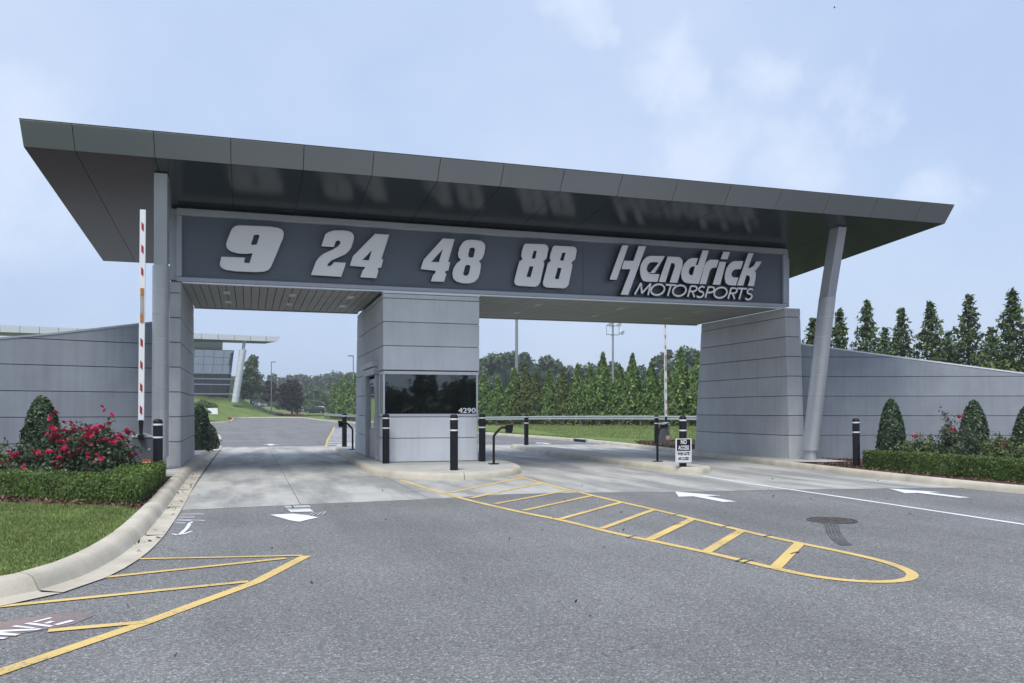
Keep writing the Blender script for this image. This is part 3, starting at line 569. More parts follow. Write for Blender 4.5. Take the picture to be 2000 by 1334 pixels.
def put_letter(nm, me, y, parent):
    me.transform(Matrix(((1, 0, 0, -GC.x), (0, 0, -1, y - GC.y), (0, 1, 0, -GC.z), (0, 0, 0, 1))))
    me.materials.clear(); me.materials.append(MT['lface']); me.materials.append(MT['lside'])
    me.polygons.foreach_set('material_index', [0 if p.normal.y < -.35 else 1 for p in me.polygons]); me.update()
    return place(nm, me, parent)
for i, (nm, outer, holes) in enumerate(LETTERS):
    y = 21.985 if nm == 'digit' else 21.93
    o = put_letter(nm, outline_mesh([outer] + holes, .05 if nm == 'digit' else .09, .012), y, sign)
# MOTORSPORTS: thin geometric capitals drawn as strokes
def arc(cx, cy, rx, ry, a0, a1, n=14): return [(cx + rx * math.cos(R(a0 + (a1 - a0) * k / n)), cy + ry * math.sin(R(a0 + (a1 - a0) * k / n))) for k in range(n + 1)]
SHAPE = {
    'M': [[(0, 0), (.09, 1.0)], [(.09, 1.0), (.21, .12)], [(.21, .12), (.40, 1.0)], [(.40, 1.0), (.42, 0)]],
    'O': [arc(.235, .5, .21, .46, 0, 360, 28)],
    'T': [[(0, .95), (.33, .95)], [(.165, .95), (.165, 0)]],
    'R': [[(.03, 0), (.03, .95)], [(.03, .95), (.14, .95)] + arc(.14, .72, .11, .23, 90, -90, 10) + [(.03, .49)], [(.13, .49), (.25, 0)]],
    'P': [[(.03, 0), (.03, .95)], [(.03, .95), (.14, .95)] + arc(.14, .71, .11, .24, 90, -90, 10) + [(.03, .47)]],
    'S': [arc(.125, .73, .09, .22, 30, 270, 12) + arc(.125, .26, .11, .25, 90, -150, 12)[1:]],
}
CAP = .34; BASE = 4.837; SH = .21
for ch, x0 in zip('MOTORSPORTS', (10.545, 10.985, 11.43, 11.685, 12.215, 12.50, 12.795, 13.045, 13.56, 13.80, 14.135)):
    mb = MB()
    for stk in SHAPE[ch]:
        P_ = [Vector((x0 + a + b_ * CAP * .32, BASE + b_ * CAP)) for a, b_ in stk]; w_ = .026; n = len(P_); closed = (P_[0] - P_[-1]).length < 1e-3
        l = []; r = []
        for i, p in enumerate(P_):
            if closed: d = P_[(i + 1) % (n - 1)] - P_[(i - 1) % (n - 1)]
            else: d = P_[min(i + 1, n - 1)] - P_[max(i - 1, 0)]
            d.normalize(); q = Vector((-d.y, d.x)) * w_; l.append(p + q); r.append(p - q)
        for i in range(n - 1):
            y0, y1 = 21.86 + .001 * SHAPE[ch].index(stk), 22.05
            mb.hexa([(l[i].x, y0, l[i].y), (l[i + 1].x, y0, l[i + 1].y), (r[i + 1].x, y0, r[i + 1].y), (r[i].x, y0, r[i].y), (l[i].x, y1, l[i].y), (l[i + 1].x, y1, l[i + 1].y), (r[i + 1].x, y1, r[i + 1].y), (r[i].x, y1, r[i].y)])
    me = mb.mesh('letter', [MT['lface'], MT['lside']], GC); me.polygons.foreach_set('material_index', [0 if abs(p.normal.y) > .7 else 1 for p in me.polygons]); place('letter', me, sign)

# canopy
XL, XR = -4.27, 18.65; YT, ZT, YB, ZB = 18.50, 7.19, 18.84, 6.76; YE = 28.45
zs = lambda y: ZB - .066 * (y - YB)
seam = [XL] + [-3.34 + 1.494 * k for k in range(15)] + [XR]
b = MB(); e = .05
b.hexa([(XL + e, YB + .06, zs(YB) + .03), (XR - e, YB + .06, zs(YB) + .03), (XR - e, YE - e, zs(YE) + .02), (XL + e, YE - e, zs(YE) + .02), (XL + e, YT + .09, ZT - .03), (XR - e, YT + .09, ZT - .03), (XR - e, YE - e, 6.34), (XL + e, YE - e, 6.34)])
canopy = b.build('canopy', MT['gap'], gate)
rows = [YB, 20.05, 22.3, 25.3, YE]; gp = .006
for k in range(16):
    x0, x1 = seam[k] + gp, seam[k + 1] - gp
    b = MB(); t_ = .03
    b.hexa([(x0, YB, ZB), (x1, YB, ZB), (x1, YB + .05, ZB + .02), (x0, YB + .05, ZB + .02), (x0, YT, ZT), (x1, YT, ZT), (x1, YT + .06, ZT), (x0, YT + .06, ZT)])
    b.build('fascia_panel', MT['acm'], canopy, bevel=.004)
    for j in range(4):
        y0, y1 = rows[j] + (.012 if j == 0 else .002), rows[j + 1] - .002
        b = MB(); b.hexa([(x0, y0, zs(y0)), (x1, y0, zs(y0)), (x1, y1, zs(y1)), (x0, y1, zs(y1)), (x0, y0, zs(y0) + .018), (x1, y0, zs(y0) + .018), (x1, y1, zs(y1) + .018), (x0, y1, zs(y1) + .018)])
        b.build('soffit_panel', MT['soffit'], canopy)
for x0, x1 in ((XL, XL + .045), (XR - .045, XR)):
    b = MB(); b.hexa([(x0, YB + .07, zs(YB) + .022), (x1, YB + .07, zs(YB) + .022), (x1, YE, zs(YE) + .022), (x0, YE, zs(YE) + .022), (x0, YT + .07, ZT - .004), (x1, YT + .07, ZT - .004), (x1, YE, 6.35), (x0, YE, 6.35)]); b.build('end_fascia', MT['acm'], canopy)
b = MB(); b.box(XL, XR, YE, YE + .05, 6.14, 6.37); b.build('back_trim', MT['bright'], canopy)
b = MB(); b.hexa([(XL, YT + .06, ZT - .006), (XR, YT + .06, ZT - .006), (XR, YE + .04, 6.35), (XL, YE + .04, 6.35), (XL, YT - .004, ZT + .025), (XR, YT - .004, ZT + .025), (XR, YE + .04, 6.39), (XL, YE + .04, 6.39)]); b.build('roof_edge', MT['acm'], canopy)

# leaning columns: an oval clad shaft in short rings, a slim post above, a plinth below
def column(xb, xm, xt, zb):
    p0, p1, p2 = Vector((xb, 21.12, zb + .28)), Vector((xm, 20.42, 4.77)), Vector((xt, 19.92, zs(19.92) - .003))
    ax = (p1 - p0); n = 28
    def ring(p, a, b_): return [(p.x + a * math.cos(2 * math.pi * k / n), p.y + b_ * math.sin(2 * math.pi * k / n), p.z) for k in range(n)]
    def loft(m_, q0, q1, a, b_):
        m_.add(ring(q0, a, b_) + ring(q1, a, b_), [tuple(range(n - 1, -1, -1)), tuple(range(n, 2 * n))] + [(k, (k + 1) % n, n + (k + 1) % n, n + k) for k in range(n)])
    b = MB(); loft(b, p0, p1 - ax.normalized() * .02, .178, .285); col_ = b.build('column', MT['ring'], gate, smooth=True)
    N_ = 8
    for k in range(N_):
        q0 = p0 + ax * (k / N_); q1 = p0 + ax * ((k + 1) / N_); b = MB(); loft(b, q0 + Vector((0, 0, .006)), q1 - Vector((0, 0, .006)), .185, .295); b.build('shaft_ring', MT['silver'], col_, smooth=True)
    b = MB(); base_ = Vector((p0.x, p0.y, zb)); loft(b, base_, p0, .14, .22); b.build('plinth', MT['silver'], col_, smooth=True)
    b = MB(); d = p2 - p1; q1 = p1 - d * .1
    f = lambda p: [(p.x - .135, p.y - .2, p.z), (p.x + .135, p.y - .2, p.z), (p.x + .135, p.y + .2, p.z), (p.x - .135, p.y + .2, p.z)]
    b.hexa(f(q1) + f(p2)); b.build('post', MT['silver'], col_, bevel=.01)
column(-1.96, -1.87, -1.82, .15); column(15.9, 15.96, 15.94, .06)

# plank ceilings over the lanes
mb = MB(); mb.box(-.094, .094, 22.12 - GC.y, 27.28 - GC.y, 4.66, 4.70); pk = mb.mesh('plank', MT['plank'])
for x0, x1 in ((-1.57, 3.37), (5.99, 15.68)):
    b = MB(); b.box(x0 + .01, x1 - .01, 22.1, 27.29, 4.695, 4.715); ceil = b.build('lane_ceiling', MT['gap'], gate)
    n = int((x1 - x0) / .203)
    for k in range(n):
        o = place('plank', pk, ceil); o.location = (x0 + (k + .5) * (x1 - x0) / n - GC.x, 0, 0)
    b = MB(); b.box(x0, x1, 27.285, 27.36, 4.63, 4.73); b.build('edge_trim', MT['frame'], ceil)
    b = MB(); b.box(x0, x1, 22.09, 22.118, 4.64, 4.70); b.build('edge_trim', MT['plank'], ceil)
    for lx in ((-.55, 1.15, 2.7) if x0 < 0 else (8.2, 10.9, 13.6)):
        for ly in (23.6, 25.6):
            b = MB(); b.box(lx - .085, lx + .085, ly - .3, ly + .3, 4.652, 4.659); b.build('ceiling_light', MT['lens'], ceil)

# ================================================================== guard booth
BX0, BX1, BY0 = 3.37, 5.985, 22.015
booth = empty('guard_booth', (4.68, 25, .146), 'grey panelled guard booth with dark corner window standing under the gate beam', 'booth')
def byb(z): return 27.45 + .65 * (4.6 - z) / 4.6
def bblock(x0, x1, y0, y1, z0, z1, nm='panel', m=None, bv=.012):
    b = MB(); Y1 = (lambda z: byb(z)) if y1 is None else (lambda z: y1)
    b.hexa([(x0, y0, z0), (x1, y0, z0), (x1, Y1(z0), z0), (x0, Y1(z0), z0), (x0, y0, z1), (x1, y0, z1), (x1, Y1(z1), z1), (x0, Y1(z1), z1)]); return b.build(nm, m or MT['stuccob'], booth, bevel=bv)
bj = [.15, .78, 1.355]
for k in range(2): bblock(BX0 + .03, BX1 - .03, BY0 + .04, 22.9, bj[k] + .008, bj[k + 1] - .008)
uj = [2.585, 3.225, 3.855, 4.475, 4.60]
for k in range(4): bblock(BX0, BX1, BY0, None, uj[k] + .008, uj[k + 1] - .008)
bblock(BX0 + .03, BX1 - .03, BY0 + .04, 27.2, 2.57, 4.62, 'core', MT['recess'], 0)
rj = [.15, .78, 1.36, 1.965, 2.585]
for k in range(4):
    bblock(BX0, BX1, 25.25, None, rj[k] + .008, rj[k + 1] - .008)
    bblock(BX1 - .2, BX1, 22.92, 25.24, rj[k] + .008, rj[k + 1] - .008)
bblock(BX0 + .03, BX1 - .03, 25.28, 27.3, .14, 2.6, 'core', MT['recess'], 0)
bblock(BX0 - .012, BX1 + .012, 21.985, 22.3, 4.60, 4.672, 'coping', MT['bright'], .005)
bblock(BX0 + .06, BX1 - .25, 25.0, 25.24, .16, 2.56, 'interior_wall', MT['dark'], 0)
bblock(BX0 + .25, BX1 - .22, 24.0, 24.6, .16, 1.15, 'desk', MT['dark'], 0)
bblock(BX0 + .06, BX1 - .21, 22.95, 25.0, .148, .16, 'floor', MT['dark'], 0)
# glazing: front and both corners
wz0, wz1 = 1.43, 2.475
def wpart(nm, q, m, par=booth, bv=.004): b = MB(); b.box(*q); return b.build(nm, m, par, bevel=bv)
win = wpart('window', (3.405, 5.95, 22.07, 22.085, wz0, wz1), MT['glass'], bv=0)
wpart('sill', (3.385, 5.97, 22.03, 22.13, 1.357, 1.428), MT['bright'], win); wpart('head_rail', (3.385, 5.97, 22.03, 22.12, 2.477, 2.56), MT['bright'], win)
for x in (3.40, 5.93): wpart('corner_post', (x - .022, x + .022, 22.04, 22.10, 1.429, 2.476), MT['bright'], win)
wpart('mullion', (4.62, 4.66, 22.09, 22.13, 1.429, 2.476), MT['gap'], win)
for x in (5.45, 5.6, 5.72): wpart('blind_slat', (x - .03, x + .03, 22.5, 22.9, 1.43, 2.47), MT['frame'], win)
for sx, x in ((1, 3.405), (-1, 5.95)):
    sw = wpart('side_window', (x - .007, x + .007, 22.11, 22.78, wz0, wz1), MT['glass'], bv=0)
    for z0, z1 in ((1.357, 1.428), (2.477, 2.56)): wpart('rail', (x - .03, x + .03, 22.135, 22.86, z0, z1), MT['bright'], sw)
    wpart('jamb', (x - .03, x + .03, 22.78, 22.86, 1.43, 2.475), MT['bright'], sw); wpart('slider_stile', (x - .02, x + .02, 22.34, 22.40, 1.43, 2.475), MT['frame'], sw)
# street number on the glass
me = text_mesh('4290', .185, .004, .003); me.transform(Matrix(((1.32, 0, 0, 5.655 - 4.68), (0, 0, -1, 22.062 - 25), (0, 1, 0, 1.512 - .146), (0, 0, 0, 1)))); me.materials.clear(); me.materials.append(MT['white']); place('street_number', me, win)
# door on the left side
door = wpart('door', (3.40, 3.45, 23.08, 24.9, .16, 2.42), MT['frame'], bv=.005)
b = MB(); b.box(3.385, 3.399, 23.22, 24.76, 1.02, 2.30); b.build('door_glass', MT['gap'], door)
b = MB(); b.box(3.380, 3.384, 23.22, 24.76, 1.02, 2.30); b.build('door_pane', MT['dglass'], door)
b = MB(); b.box(3.39, 3.399, 23.22, 24.76, .42, .98); b.build('kick_panel', MT['dcream'], door)
b = MB(); b.tube([(3.39, 23.2, 1.02), (3.31, 23.2, 1.04), (3.30, 23.2, 1.2), (3.31, 23.2, 1.36), (3.39, 23.2, 1.38)], .014, 8); b.build('handle', MT['bright'], door, smooth=True)
fr = wpart('door_frame', (3.30, 3.44, 22.93, 23.06, .15, 2.5), MT['frame'], bv=.01)
wpart('jamb', (3.30, 3.44, 24.92, 25.06, .15, 2.5), MT['frame'], fr, .01); wpart('header', (3.26, 3.44, 22.90, 25.12, 2.51, 2.70), MT['frame'], fr, .01); wpart('header', (3.22, 3.44, 22.86, 25.16, 2.715, 2.87), MT['frame'], fr, .01)

# ================================================================== wing walls
def wing(name, pts, joints, label, zb, coping):
    w_ = empty(name, (pts[0][0], pts[0][1], zb), label, 'wall'); th = .34
    for a in range(len(pts) - 1):
        (x0, y0, t0), (x1, y1, t1) = pts[a], pts[a + 1]; d = Vector((x1 - x0, y1 - y0)); Ls = d.length; d.normalize(); nrm = Vector((-d.y, d.x))
        if nrm.y < 0: nrm = -nrm
        def slab(poly, i0, i1, nm, m, bv=0.):
            v = [(x0 + d.x * s + nrm.x * i0, y0 + d.y * s + nrm.y * i0, z) for s, z in poly] + [(x0 + d.x * s + nrm.x * i1, y0 + d.y * s + nrm.y * i1, z) for s, z in poly]
            n = len(poly); b = MB(); b.add(v, [tuple(range(n)), tuple(range(2 * n - 1, n - 1, -1))] + [(i, (i + 1) % n, n + (i + 1) % n, n + i) for i in range(n)]); b.build(nm, m, w_, bevel=bv)
        top = lambda s: t0 + (t1 - t0) * s / Ls
        slab([(0, zb), (Ls, zb), (Ls, t1 - .02), (0, t0 - .02)], .03, th, 'wall_core', MT['recess'])
        zz = [zb + .002] + [j for j in joints if j < max(t0, t1) - .05] + [99]
        for k in range(len(zz) - 1):
            lo, hi = zz[k] + .009, zz[k + 1] - .009; poly = []
            hi0, hi1 = min(hi, t0 - .03), min(hi, t1 - .03)
            if hi0 <= lo and hi1 <= lo: continue
            sc_ = lambda zt: Ls * (t0 - .03 - zt) / (t0 - t1) if t0 != t1 else Ls
            poly = [(0, lo)]
            if hi1 > lo: poly += [(Ls, lo), (Ls, hi1)]
            else: poly += [(min(Ls, sc_(lo)), lo)]
            if t0 - .03 > hi and t1 - .03 < hi: poly += [(sc_(hi), hi)]
            poly += [(0, hi0)]
            if t1 > t0: pass
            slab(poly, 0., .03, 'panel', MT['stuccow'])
        if coping: slab([(0, t0 - .03), (Ls, t1 - .03), (Ls, t1 + .015), (0, t0 + .015)], -.012, th + .02, 'coping', coping)
    return w_
J2 = [.755, 1.36, 1.965, 2.57, 3.175]
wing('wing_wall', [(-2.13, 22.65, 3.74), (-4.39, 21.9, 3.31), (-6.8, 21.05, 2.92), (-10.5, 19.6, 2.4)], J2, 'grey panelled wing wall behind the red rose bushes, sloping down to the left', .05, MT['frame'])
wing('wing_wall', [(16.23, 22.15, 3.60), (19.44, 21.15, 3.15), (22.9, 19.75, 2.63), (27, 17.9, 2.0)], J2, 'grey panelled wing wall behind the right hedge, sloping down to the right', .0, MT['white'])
# ================================================================== street furniture
def copy_tree(o, parent=None):
    c = o.copy(); COL.objects.link(c); c.parent = parent
    for ch in list(o.children): copy_tree(ch, c)
    return c
# bollards
bol = empty('bollard', (0, 0, 0)); mb = MB(); n = 24
prof = [(.092, 0), (.092, 1.215), (.088, 1.245), (.072, 1.268), (.04, 1.28), (.0, 1.283)]
mb.tube([(0, 0, z) for r_, z in prof], [max(r_, .002) for r_, z in prof], n); place('sleeve', mb.mesh('sleeve', MT['black'], smooth=True), bol)
for z in (.90, 1.155):
    mb = MB(); mb.tube([(0, 0, z), (0, 0, z + .034)], .0945, n); place('reflective_band', mb.mesh('reflective_band', MT['white'], smooth=True), bol)
BL = [((-1.73, 18.2, .06), 'black bollard between the left barrier cabinet and the clipped hedge', .5, 0),
      ((3.49, 32.4, .146), 'black bollard beyond the guard booth door, next to a card reader', 1., 0),
      ((3.40, 21.72, .146), 'black bollard at the window corner of the guard booth near its door', 1., 0),
      ((4.5, 18.77, .146), 'black bollard standing alone at the front nose of the booth island', 1., 0),
      ((6.03, 21.9, .146), 'black bollard at the booth corner below the street number 4290', 1., 0),
      ((10.95, 32.9, .09), 'black bollard at the far end of the lane island, against the lawn', 1., 0),
      ((16.75, 32.6, .06), 'black bollard beside the far barrier cabinet by the guardrail', 1., 0),
      ((10.42, 18.85, .10), 'black bollard carrying the no access sign', 1., 0),
      ((15.3, 18.4, .03), 'slightly leaning black bollard at the end of the right hedge', 1., .018)]
for i, (p, lb, _, lean) in enumerate(BL):
    o = bol if i == 0 else copy_tree(bol); o.location = p; o['label'] = lb; o['category'] = 'bollard'; o['group'] = 'black bollards around the gate'
    if lean: o.rotation_euler = (0, -lean, 0)
# card readers on goose-neck posts
def reader(name, x, y, z, flip, label, boxy):
    e = empty(name, (x, y, z), label, 'card reader', 'card readers on bent black posts'); f = flip
    mb = MB(); mb.box(-.12, .12, -.09, .09, 0, .025); place('base_plate', mb.mesh('base_plate', MT['blackmetal'], bevel=.004), e)
    mb = MB(); mb.tube([(0, 0, .02), (0, 0, .70), (f * .03, 0, .76), (f * .17, 0, .91), (f * .22, 0, .935), (f * .34, 0, .935)], .033, 10); place('post', mb.mesh('post', MT['blackmetal'], smooth=True), e)
    mb = MB()
    if boxy: mb.hexa([(f * .34, -.1, .93), (f * .62, -.1, .93), (f * .62, .1, .93), (f * .34, .1, .93), (f * .30, -.11, 1.02), (f * .66, -.11, 1.07), (f * .66, .11, 1.07), (f * .30, .11, 1.02)])
    else: mb.hexa([(f * .33, -.08, .80), (f * .47, -.08, .79), (f * .47, .08, .79), (f * .33, .08, .80), (f * .33, -.08, 1.0), (f * .51, -.08, 1.02), (f * .51, .08, 1.02), (f * .33, .08, 1.0)])
    hd = place('reader_head', mb.mesh('reader_head', MT['blackmetal'], bevel=.01), e)
    if boxy:
        mb = MB(); mb.hexa([(f * .27, -.13, 1.022), (f * .69, -.13, 1.075), (f * .69, .13, 1.075), (f * .27, .13, 1.022), (f * .27, -.13, 1.05), (f * .69, -.13, 1.10), (f * .69, .13, 1.10), (f * .27, .13, 1.05)]); place('hood', mb.mesh('hood', MT['frame'], bevel=.006), hd)
    else:
        mb = MB(); mb.box(f * .475, f * .495, -.05, .05, .84, .95); place('key_pad', mb.mesh('key_pad', MT['cab']), hd)
    return e
reader('card_reader', 3.50, 29.86, .146, -1, 'bent black card reader post beside the booth door lane', False)
reader('card_reader', 5.98, 20.6, .146, 1, 'bent black card reader post at the nose of the booth island', False)
reader('card_reader', 10.82, 21.0, .10, .42, 'bent black card reader post with grey hood on the lane island', True)

# no access sign strapped to its bollard
sg = empty('no_access_sign', (10.35, 18.70, .10), 'black and white no access when gates are closed sign on a bollard', 'sign')
def rrect(w_, h_, r_, n=4):
    pts = []
    for cx, cy, a in ((w_ - r_, h_ - r_, 0), (-w_ + r_, h_ - r_, 90), (-w_ + r_, -h_ + r_, 180), (w_ - r_, -h_ + r_, 270)):
        pts += [(cx + r_ * math.cos(R(a + 90 * k / n)), cy + r_ * math.sin(R(a + 90 * k / n))) for k in range(n + 1)]
    return pts
def plate(nm, w_, h_, cz, y, t_, m, r_=.03):
    mb = MB(); mb.prism([(a, cz + b) for a, b in rrect(w_, h_, r_)], 'y', y, y - t_); return place(nm, mb.mesh(nm, m), sg)
plate('plate', .222, .302, .415, -.005, .012, MT['white']); plate('black_field', .19, .142, .557, -.0172, .002, MT['blackmetal'], .01)
for x0, x1, z0, z1 in ((-.19, .19, .126, .132), (-.19, -.184, .132, .41), (.184, .19, .132, .41), (-.184, .184, .404, .41)):
    mb = MB(); mb.box(x0, x1, -.0192, -.0172, z0, z1); place('border', mb.mesh('border', MT['blackmetal']), sg)
for s_, size, sx, z, m in (('NO', .135, .78, .628, 'white'), ('ACCESS', .125, .68, .485, 'white'), ('WHEN GATES', .095, .56, .335, 'blackmetal'), ('ARE CLOSED', .095, .56, .215, 'blackmetal')):
    me = text_mesh(s_, size, .003, .001); me.transform(Matrix(((sx, 0, 0, 0), (0, 0, -1, -.0205), (0, 1.15, 0, z), (0, 0, 0, 1)))); me.materials.clear(); me.materials.append(MT[m]); place('lettering', me, sg)
mb = MB(); mb.tube([(0.07, .15, .5), (.07, .15, .53)], .098, 18); place('strap', mb.mesh('strap', MT['galv'], smooth=True), sg)

# barrier gates, arms raised
def barrier(x, y, z, label, lean, armlen, rz=0.):
    e = empty('barrier_gate', (x, y, z), label, 'barrier', 'raised barrier gates', rz)
    mb = MB(); mb.box(-.19, .19, -.2, .2, 0, .86); cab = place('cabinet', mb.mesh('cabinet', MT['cab'], bevel=.012), e)
    mb = MB(); mb.prism([(-.205, .86), (.205, .86), (.205, .88), (.0, .945), (-.205, .90)], 'y', -.215, .215); place('lid', mb.mesh('lid', MT['frame'], bevel=.008), cab)
    mb = MB(); mb.box(.0, .17, -.207, -.201, .20, .42); st = place('sticker', mb.mesh('sticker', MT['orange']), cab)
    mb = MB(); mb.box(.012, .158, -.210, -.2075, .25, .365); place('sticker_panel', mb.mesh('sticker_panel', MT['white']), st)
    for k in range(3):
        mb = MB(); mb.box(.03 + k * .045, .058 + k * .045, -.212, -.2103, .265 + .01 * k, .34 - .015 * k); place('warning_pictogram', mb.mesh('warning_pictogram', MT['blackmetal']), st)
    mb = MB(); mb.tube([(.13, -.2, .62), (.13, -.215, .62)], .026, 14); place('lock', mb.mesh('lock', MT['bright'], smooth=True), cab)
    mb = MB(); mb.box(-.07, .03, -.33, -.2, .82, .93); place('hub', mb.mesh('hub', MT['blackmetal'], bevel=.01), e)
    ax = lambda t: -.02 + lean * t
    mb = MB(); mb.hexa([(ax(.9) - .025, -.31, .86), (ax(.9) + .025, -.31, .86), (ax(.9) + .025, -.25, .86), (ax(.9) - .025, -.25, .86), (ax(1.25) - .045, -.31, 1.22), (ax(1.25) + .045, -.31, 1.22), (ax(1.25) + .045, -.25, 1.22), (ax(1.25) - .045, -.25, 1.22)]); place('arm_bracket', mb.mesh('arm_bracket', MT['blackmetal']), e)
    z0, z1 = 1.2, 1.2 + armlen; mb = MB(); h = .055
    mb.hexa([(ax(z0) - h, -.30, z0), (ax(z0) + h, -.30, z0), (ax(z0) + h, -.26, z0), (ax(z0) - h, -.26, z0), (ax(z1) - h, -.30, z1), (ax(z1) + h, -.30, z1), (ax(z1) + h, -.26, z1), (ax(z1) - h, -.26, z1)]); arm = place('arm', mb.mesh('arm', MT['white'], bevel=.006), e)
    k = 0; t = z0 + .12
    while t < z1 - .1:
        if 3.05 < t < 3.95 and armlen > 3.5:
            for q, (a, b_, m) in enumerate(((3.2, 3.36, 'amber'), (3.37, 3.72, 'lens'), (3.73, 3.89, 'amber'))):
                mb = MB(); mb.box(ax(a) - .032, ax(a) + .032, -.318, -.3005, a, b_); place('arm_lamp', mb.mesh('arm_lamp', MT[m], bevel=.004), arm)
            t = 4.12; continue
        mb = MB(); c_ = ax(t); mb.hexa([(c_ - .022, -.304, t + .05), (c_ + .022, -.304, t), (c_ + .022, -.3005, t), (c_ - .022, -.3005, t + .05), (c_ - .022, -.304, t + .2), (c_ + .022, -.304, t + .15), (c_ + .022, -.3005, t + .15), (c_ - .022, -.3005, t + .2)]); place('red_stripe', mb.mesh('red_stripe', MT['red']), arm)
        t += .455; k += 1
    return e
barrier(-2.06, 18.75, .1, 'raised white and red barrier gate with grey cabinet beside the rose bushes', .008, 4.28)
barrier(17.25, 32.9, .04, 'raised white and red barrier gate with grey cabinet by the far guardrail', -.012, 5.2)

# guardrail: posts and corrugated rail
RAIL = [(34, 41), (28.5, 51.8), (24, 62), (19.8, 71.3), (16.3, 85), (13.6, 100), (11.7, 119), (11.0, 130)]
rp = catmull(RAIL, .5); rp = rp[::-1]
gr = empty('guardrail', (rp[-1].x, rp[-1].y, 0), 'galvanised steel guardrail running along the front of the arborvitae row', 'guardrail')
sec = [(0, .42), (.05, .45), (.05, .50), (.0, .55), (.0, .575), (.05, .62), (.05, .68), (0, .72)]
acc = 0; last = 0; k_ = len(sec)
def rail_pt(i, o_, h_):
    d = (rp[min(i + 1, len(rp) - 1)] - rp[max(i - 1, 0)]).normalized(); q = rp[i] + Vector((-d.y, d.x)) * -o_; return (q.x, q.y, lawn_z(rp[i].x, rp[i].y) + h_)
for i in range(1, len(rp)):
    acc += (rp[i] - rp[i - 1]).length
    if acc > 3.8 or i == len(rp) - 1:
        V = [rail_pt(j, o_, h_) for j in range(last, i + 1) for o_, h_ in sec]; m_ = i - last + 1
        F = [(a * k_ + c_, a * k_ + c_ + 1, (a + 1) * k_ + c_ + 1, (a + 1) * k_ + c_) for a in range(m_ - 1) for c_ in range(k_ - 1)]
        mb = MB(); mb.add(V, F); mb.build('rail_section', MT['galv'], gr, smooth=True)
        for j in (last, (last + i) // 2):
            x, y, z = rail_pt(j, -.12, 0); mb = MB(); mb.box(x - .07, x + .07, y - .07, y + .07, z - .2, z + .66); mb.build('post', MT['wood'], gr)
        acc = 0; last = i

# lamp posts and masts
def lamp(x, y, z, h, label, arm):
    e = empty('lamp_post', (x, y, z), label, 'lamp post', 'parking lot lamp posts')
    mb = MB(); mb.tube([(0, 0, 0), (0, 0, .5)], .28, 12); place('base', mb.mesh('base', MT['walk'], smooth=True), e)
    mb = MB(); mb.tube([(0, 0, .5), (0, 0, h)], [.11, .08], 10); place('pole', mb.mesh('pole', MT['steelgrey'], smooth=True), e)
    mb = MB(); mb.hexa([(arm * .1, -.2, h - .18), (arm * .9, -.2, h - .14), (arm * .9, .2, h - .14), (arm * .1, .2, h - .18), (arm * .1, -.2, h - .02), (arm * .9, -.2, h - .02), (arm * .9, .2, h - .02), (arm * .1, .2, h - .02)]); place('lamp_head', mb.mesh('lamp_head', MT['cab'], bevel=.02), e)
p = bearing(530, 165); lamp(p.x, p.y, hill_z(p.x, p.y), 10.4, 'lamp post on the lawn hill left of the dark plum trees', 1)
p = bearing(690, 140); lamp(p.x, p.y, .4, 10.4, 'lamp post rising behind the booth, its head pointing left', -1)
def mast(x, y, z, h, label, r_):
    e = empty('floodlight_mast', (x, y, z), label, 'mast', 'tall floodlight masts')
    mb = MB(); mb.tube([(0, 0, 0), (0, 0, h)], [r_, r_ * .75], 12); place('pole', mb.mesh('pole', MT['steelgrey'], smooth=True), e)
    mb = MB()
    for zz in (h - 2.2, h - .6):
        mb.box(-1.25, 1.25, -.06, .06, zz, zz + .1); mb.box(-.05, .05, -.7, .7, zz - .1, zz)
    for x_ in (-1.22, 1.22): mb.box(x_ - .03, x_ + .03, -.03, .03, h - 2.2, h - .5)
    place('cage', mb.mesh('cage', MT['cab']), e)
    for x_, z_ in ((-.9, h - .2), (.9, h - .2), (1.5, h - 1.6)):
        mb = MB(); mb.tube([(x_, -.1, z_), (x_, -.3, z_ - .06), (x_ + .05, -.7, z_ - .22)], [.16, .38, .42], 14); place('floodlight', mb.mesh('floodlight', MT['lamp'], smooth=True), e)
p = bearing(1009, 90); mast(p.x, p.y, .3, 19, 'thick grey floodlight mast rising behind the arborvitae next to the booth', .18)
p = bearing(1197, 150); mast(p.x, p.y, .5, 16.8, 'floodlight mast with its lamp cage showing below the beam', .21)

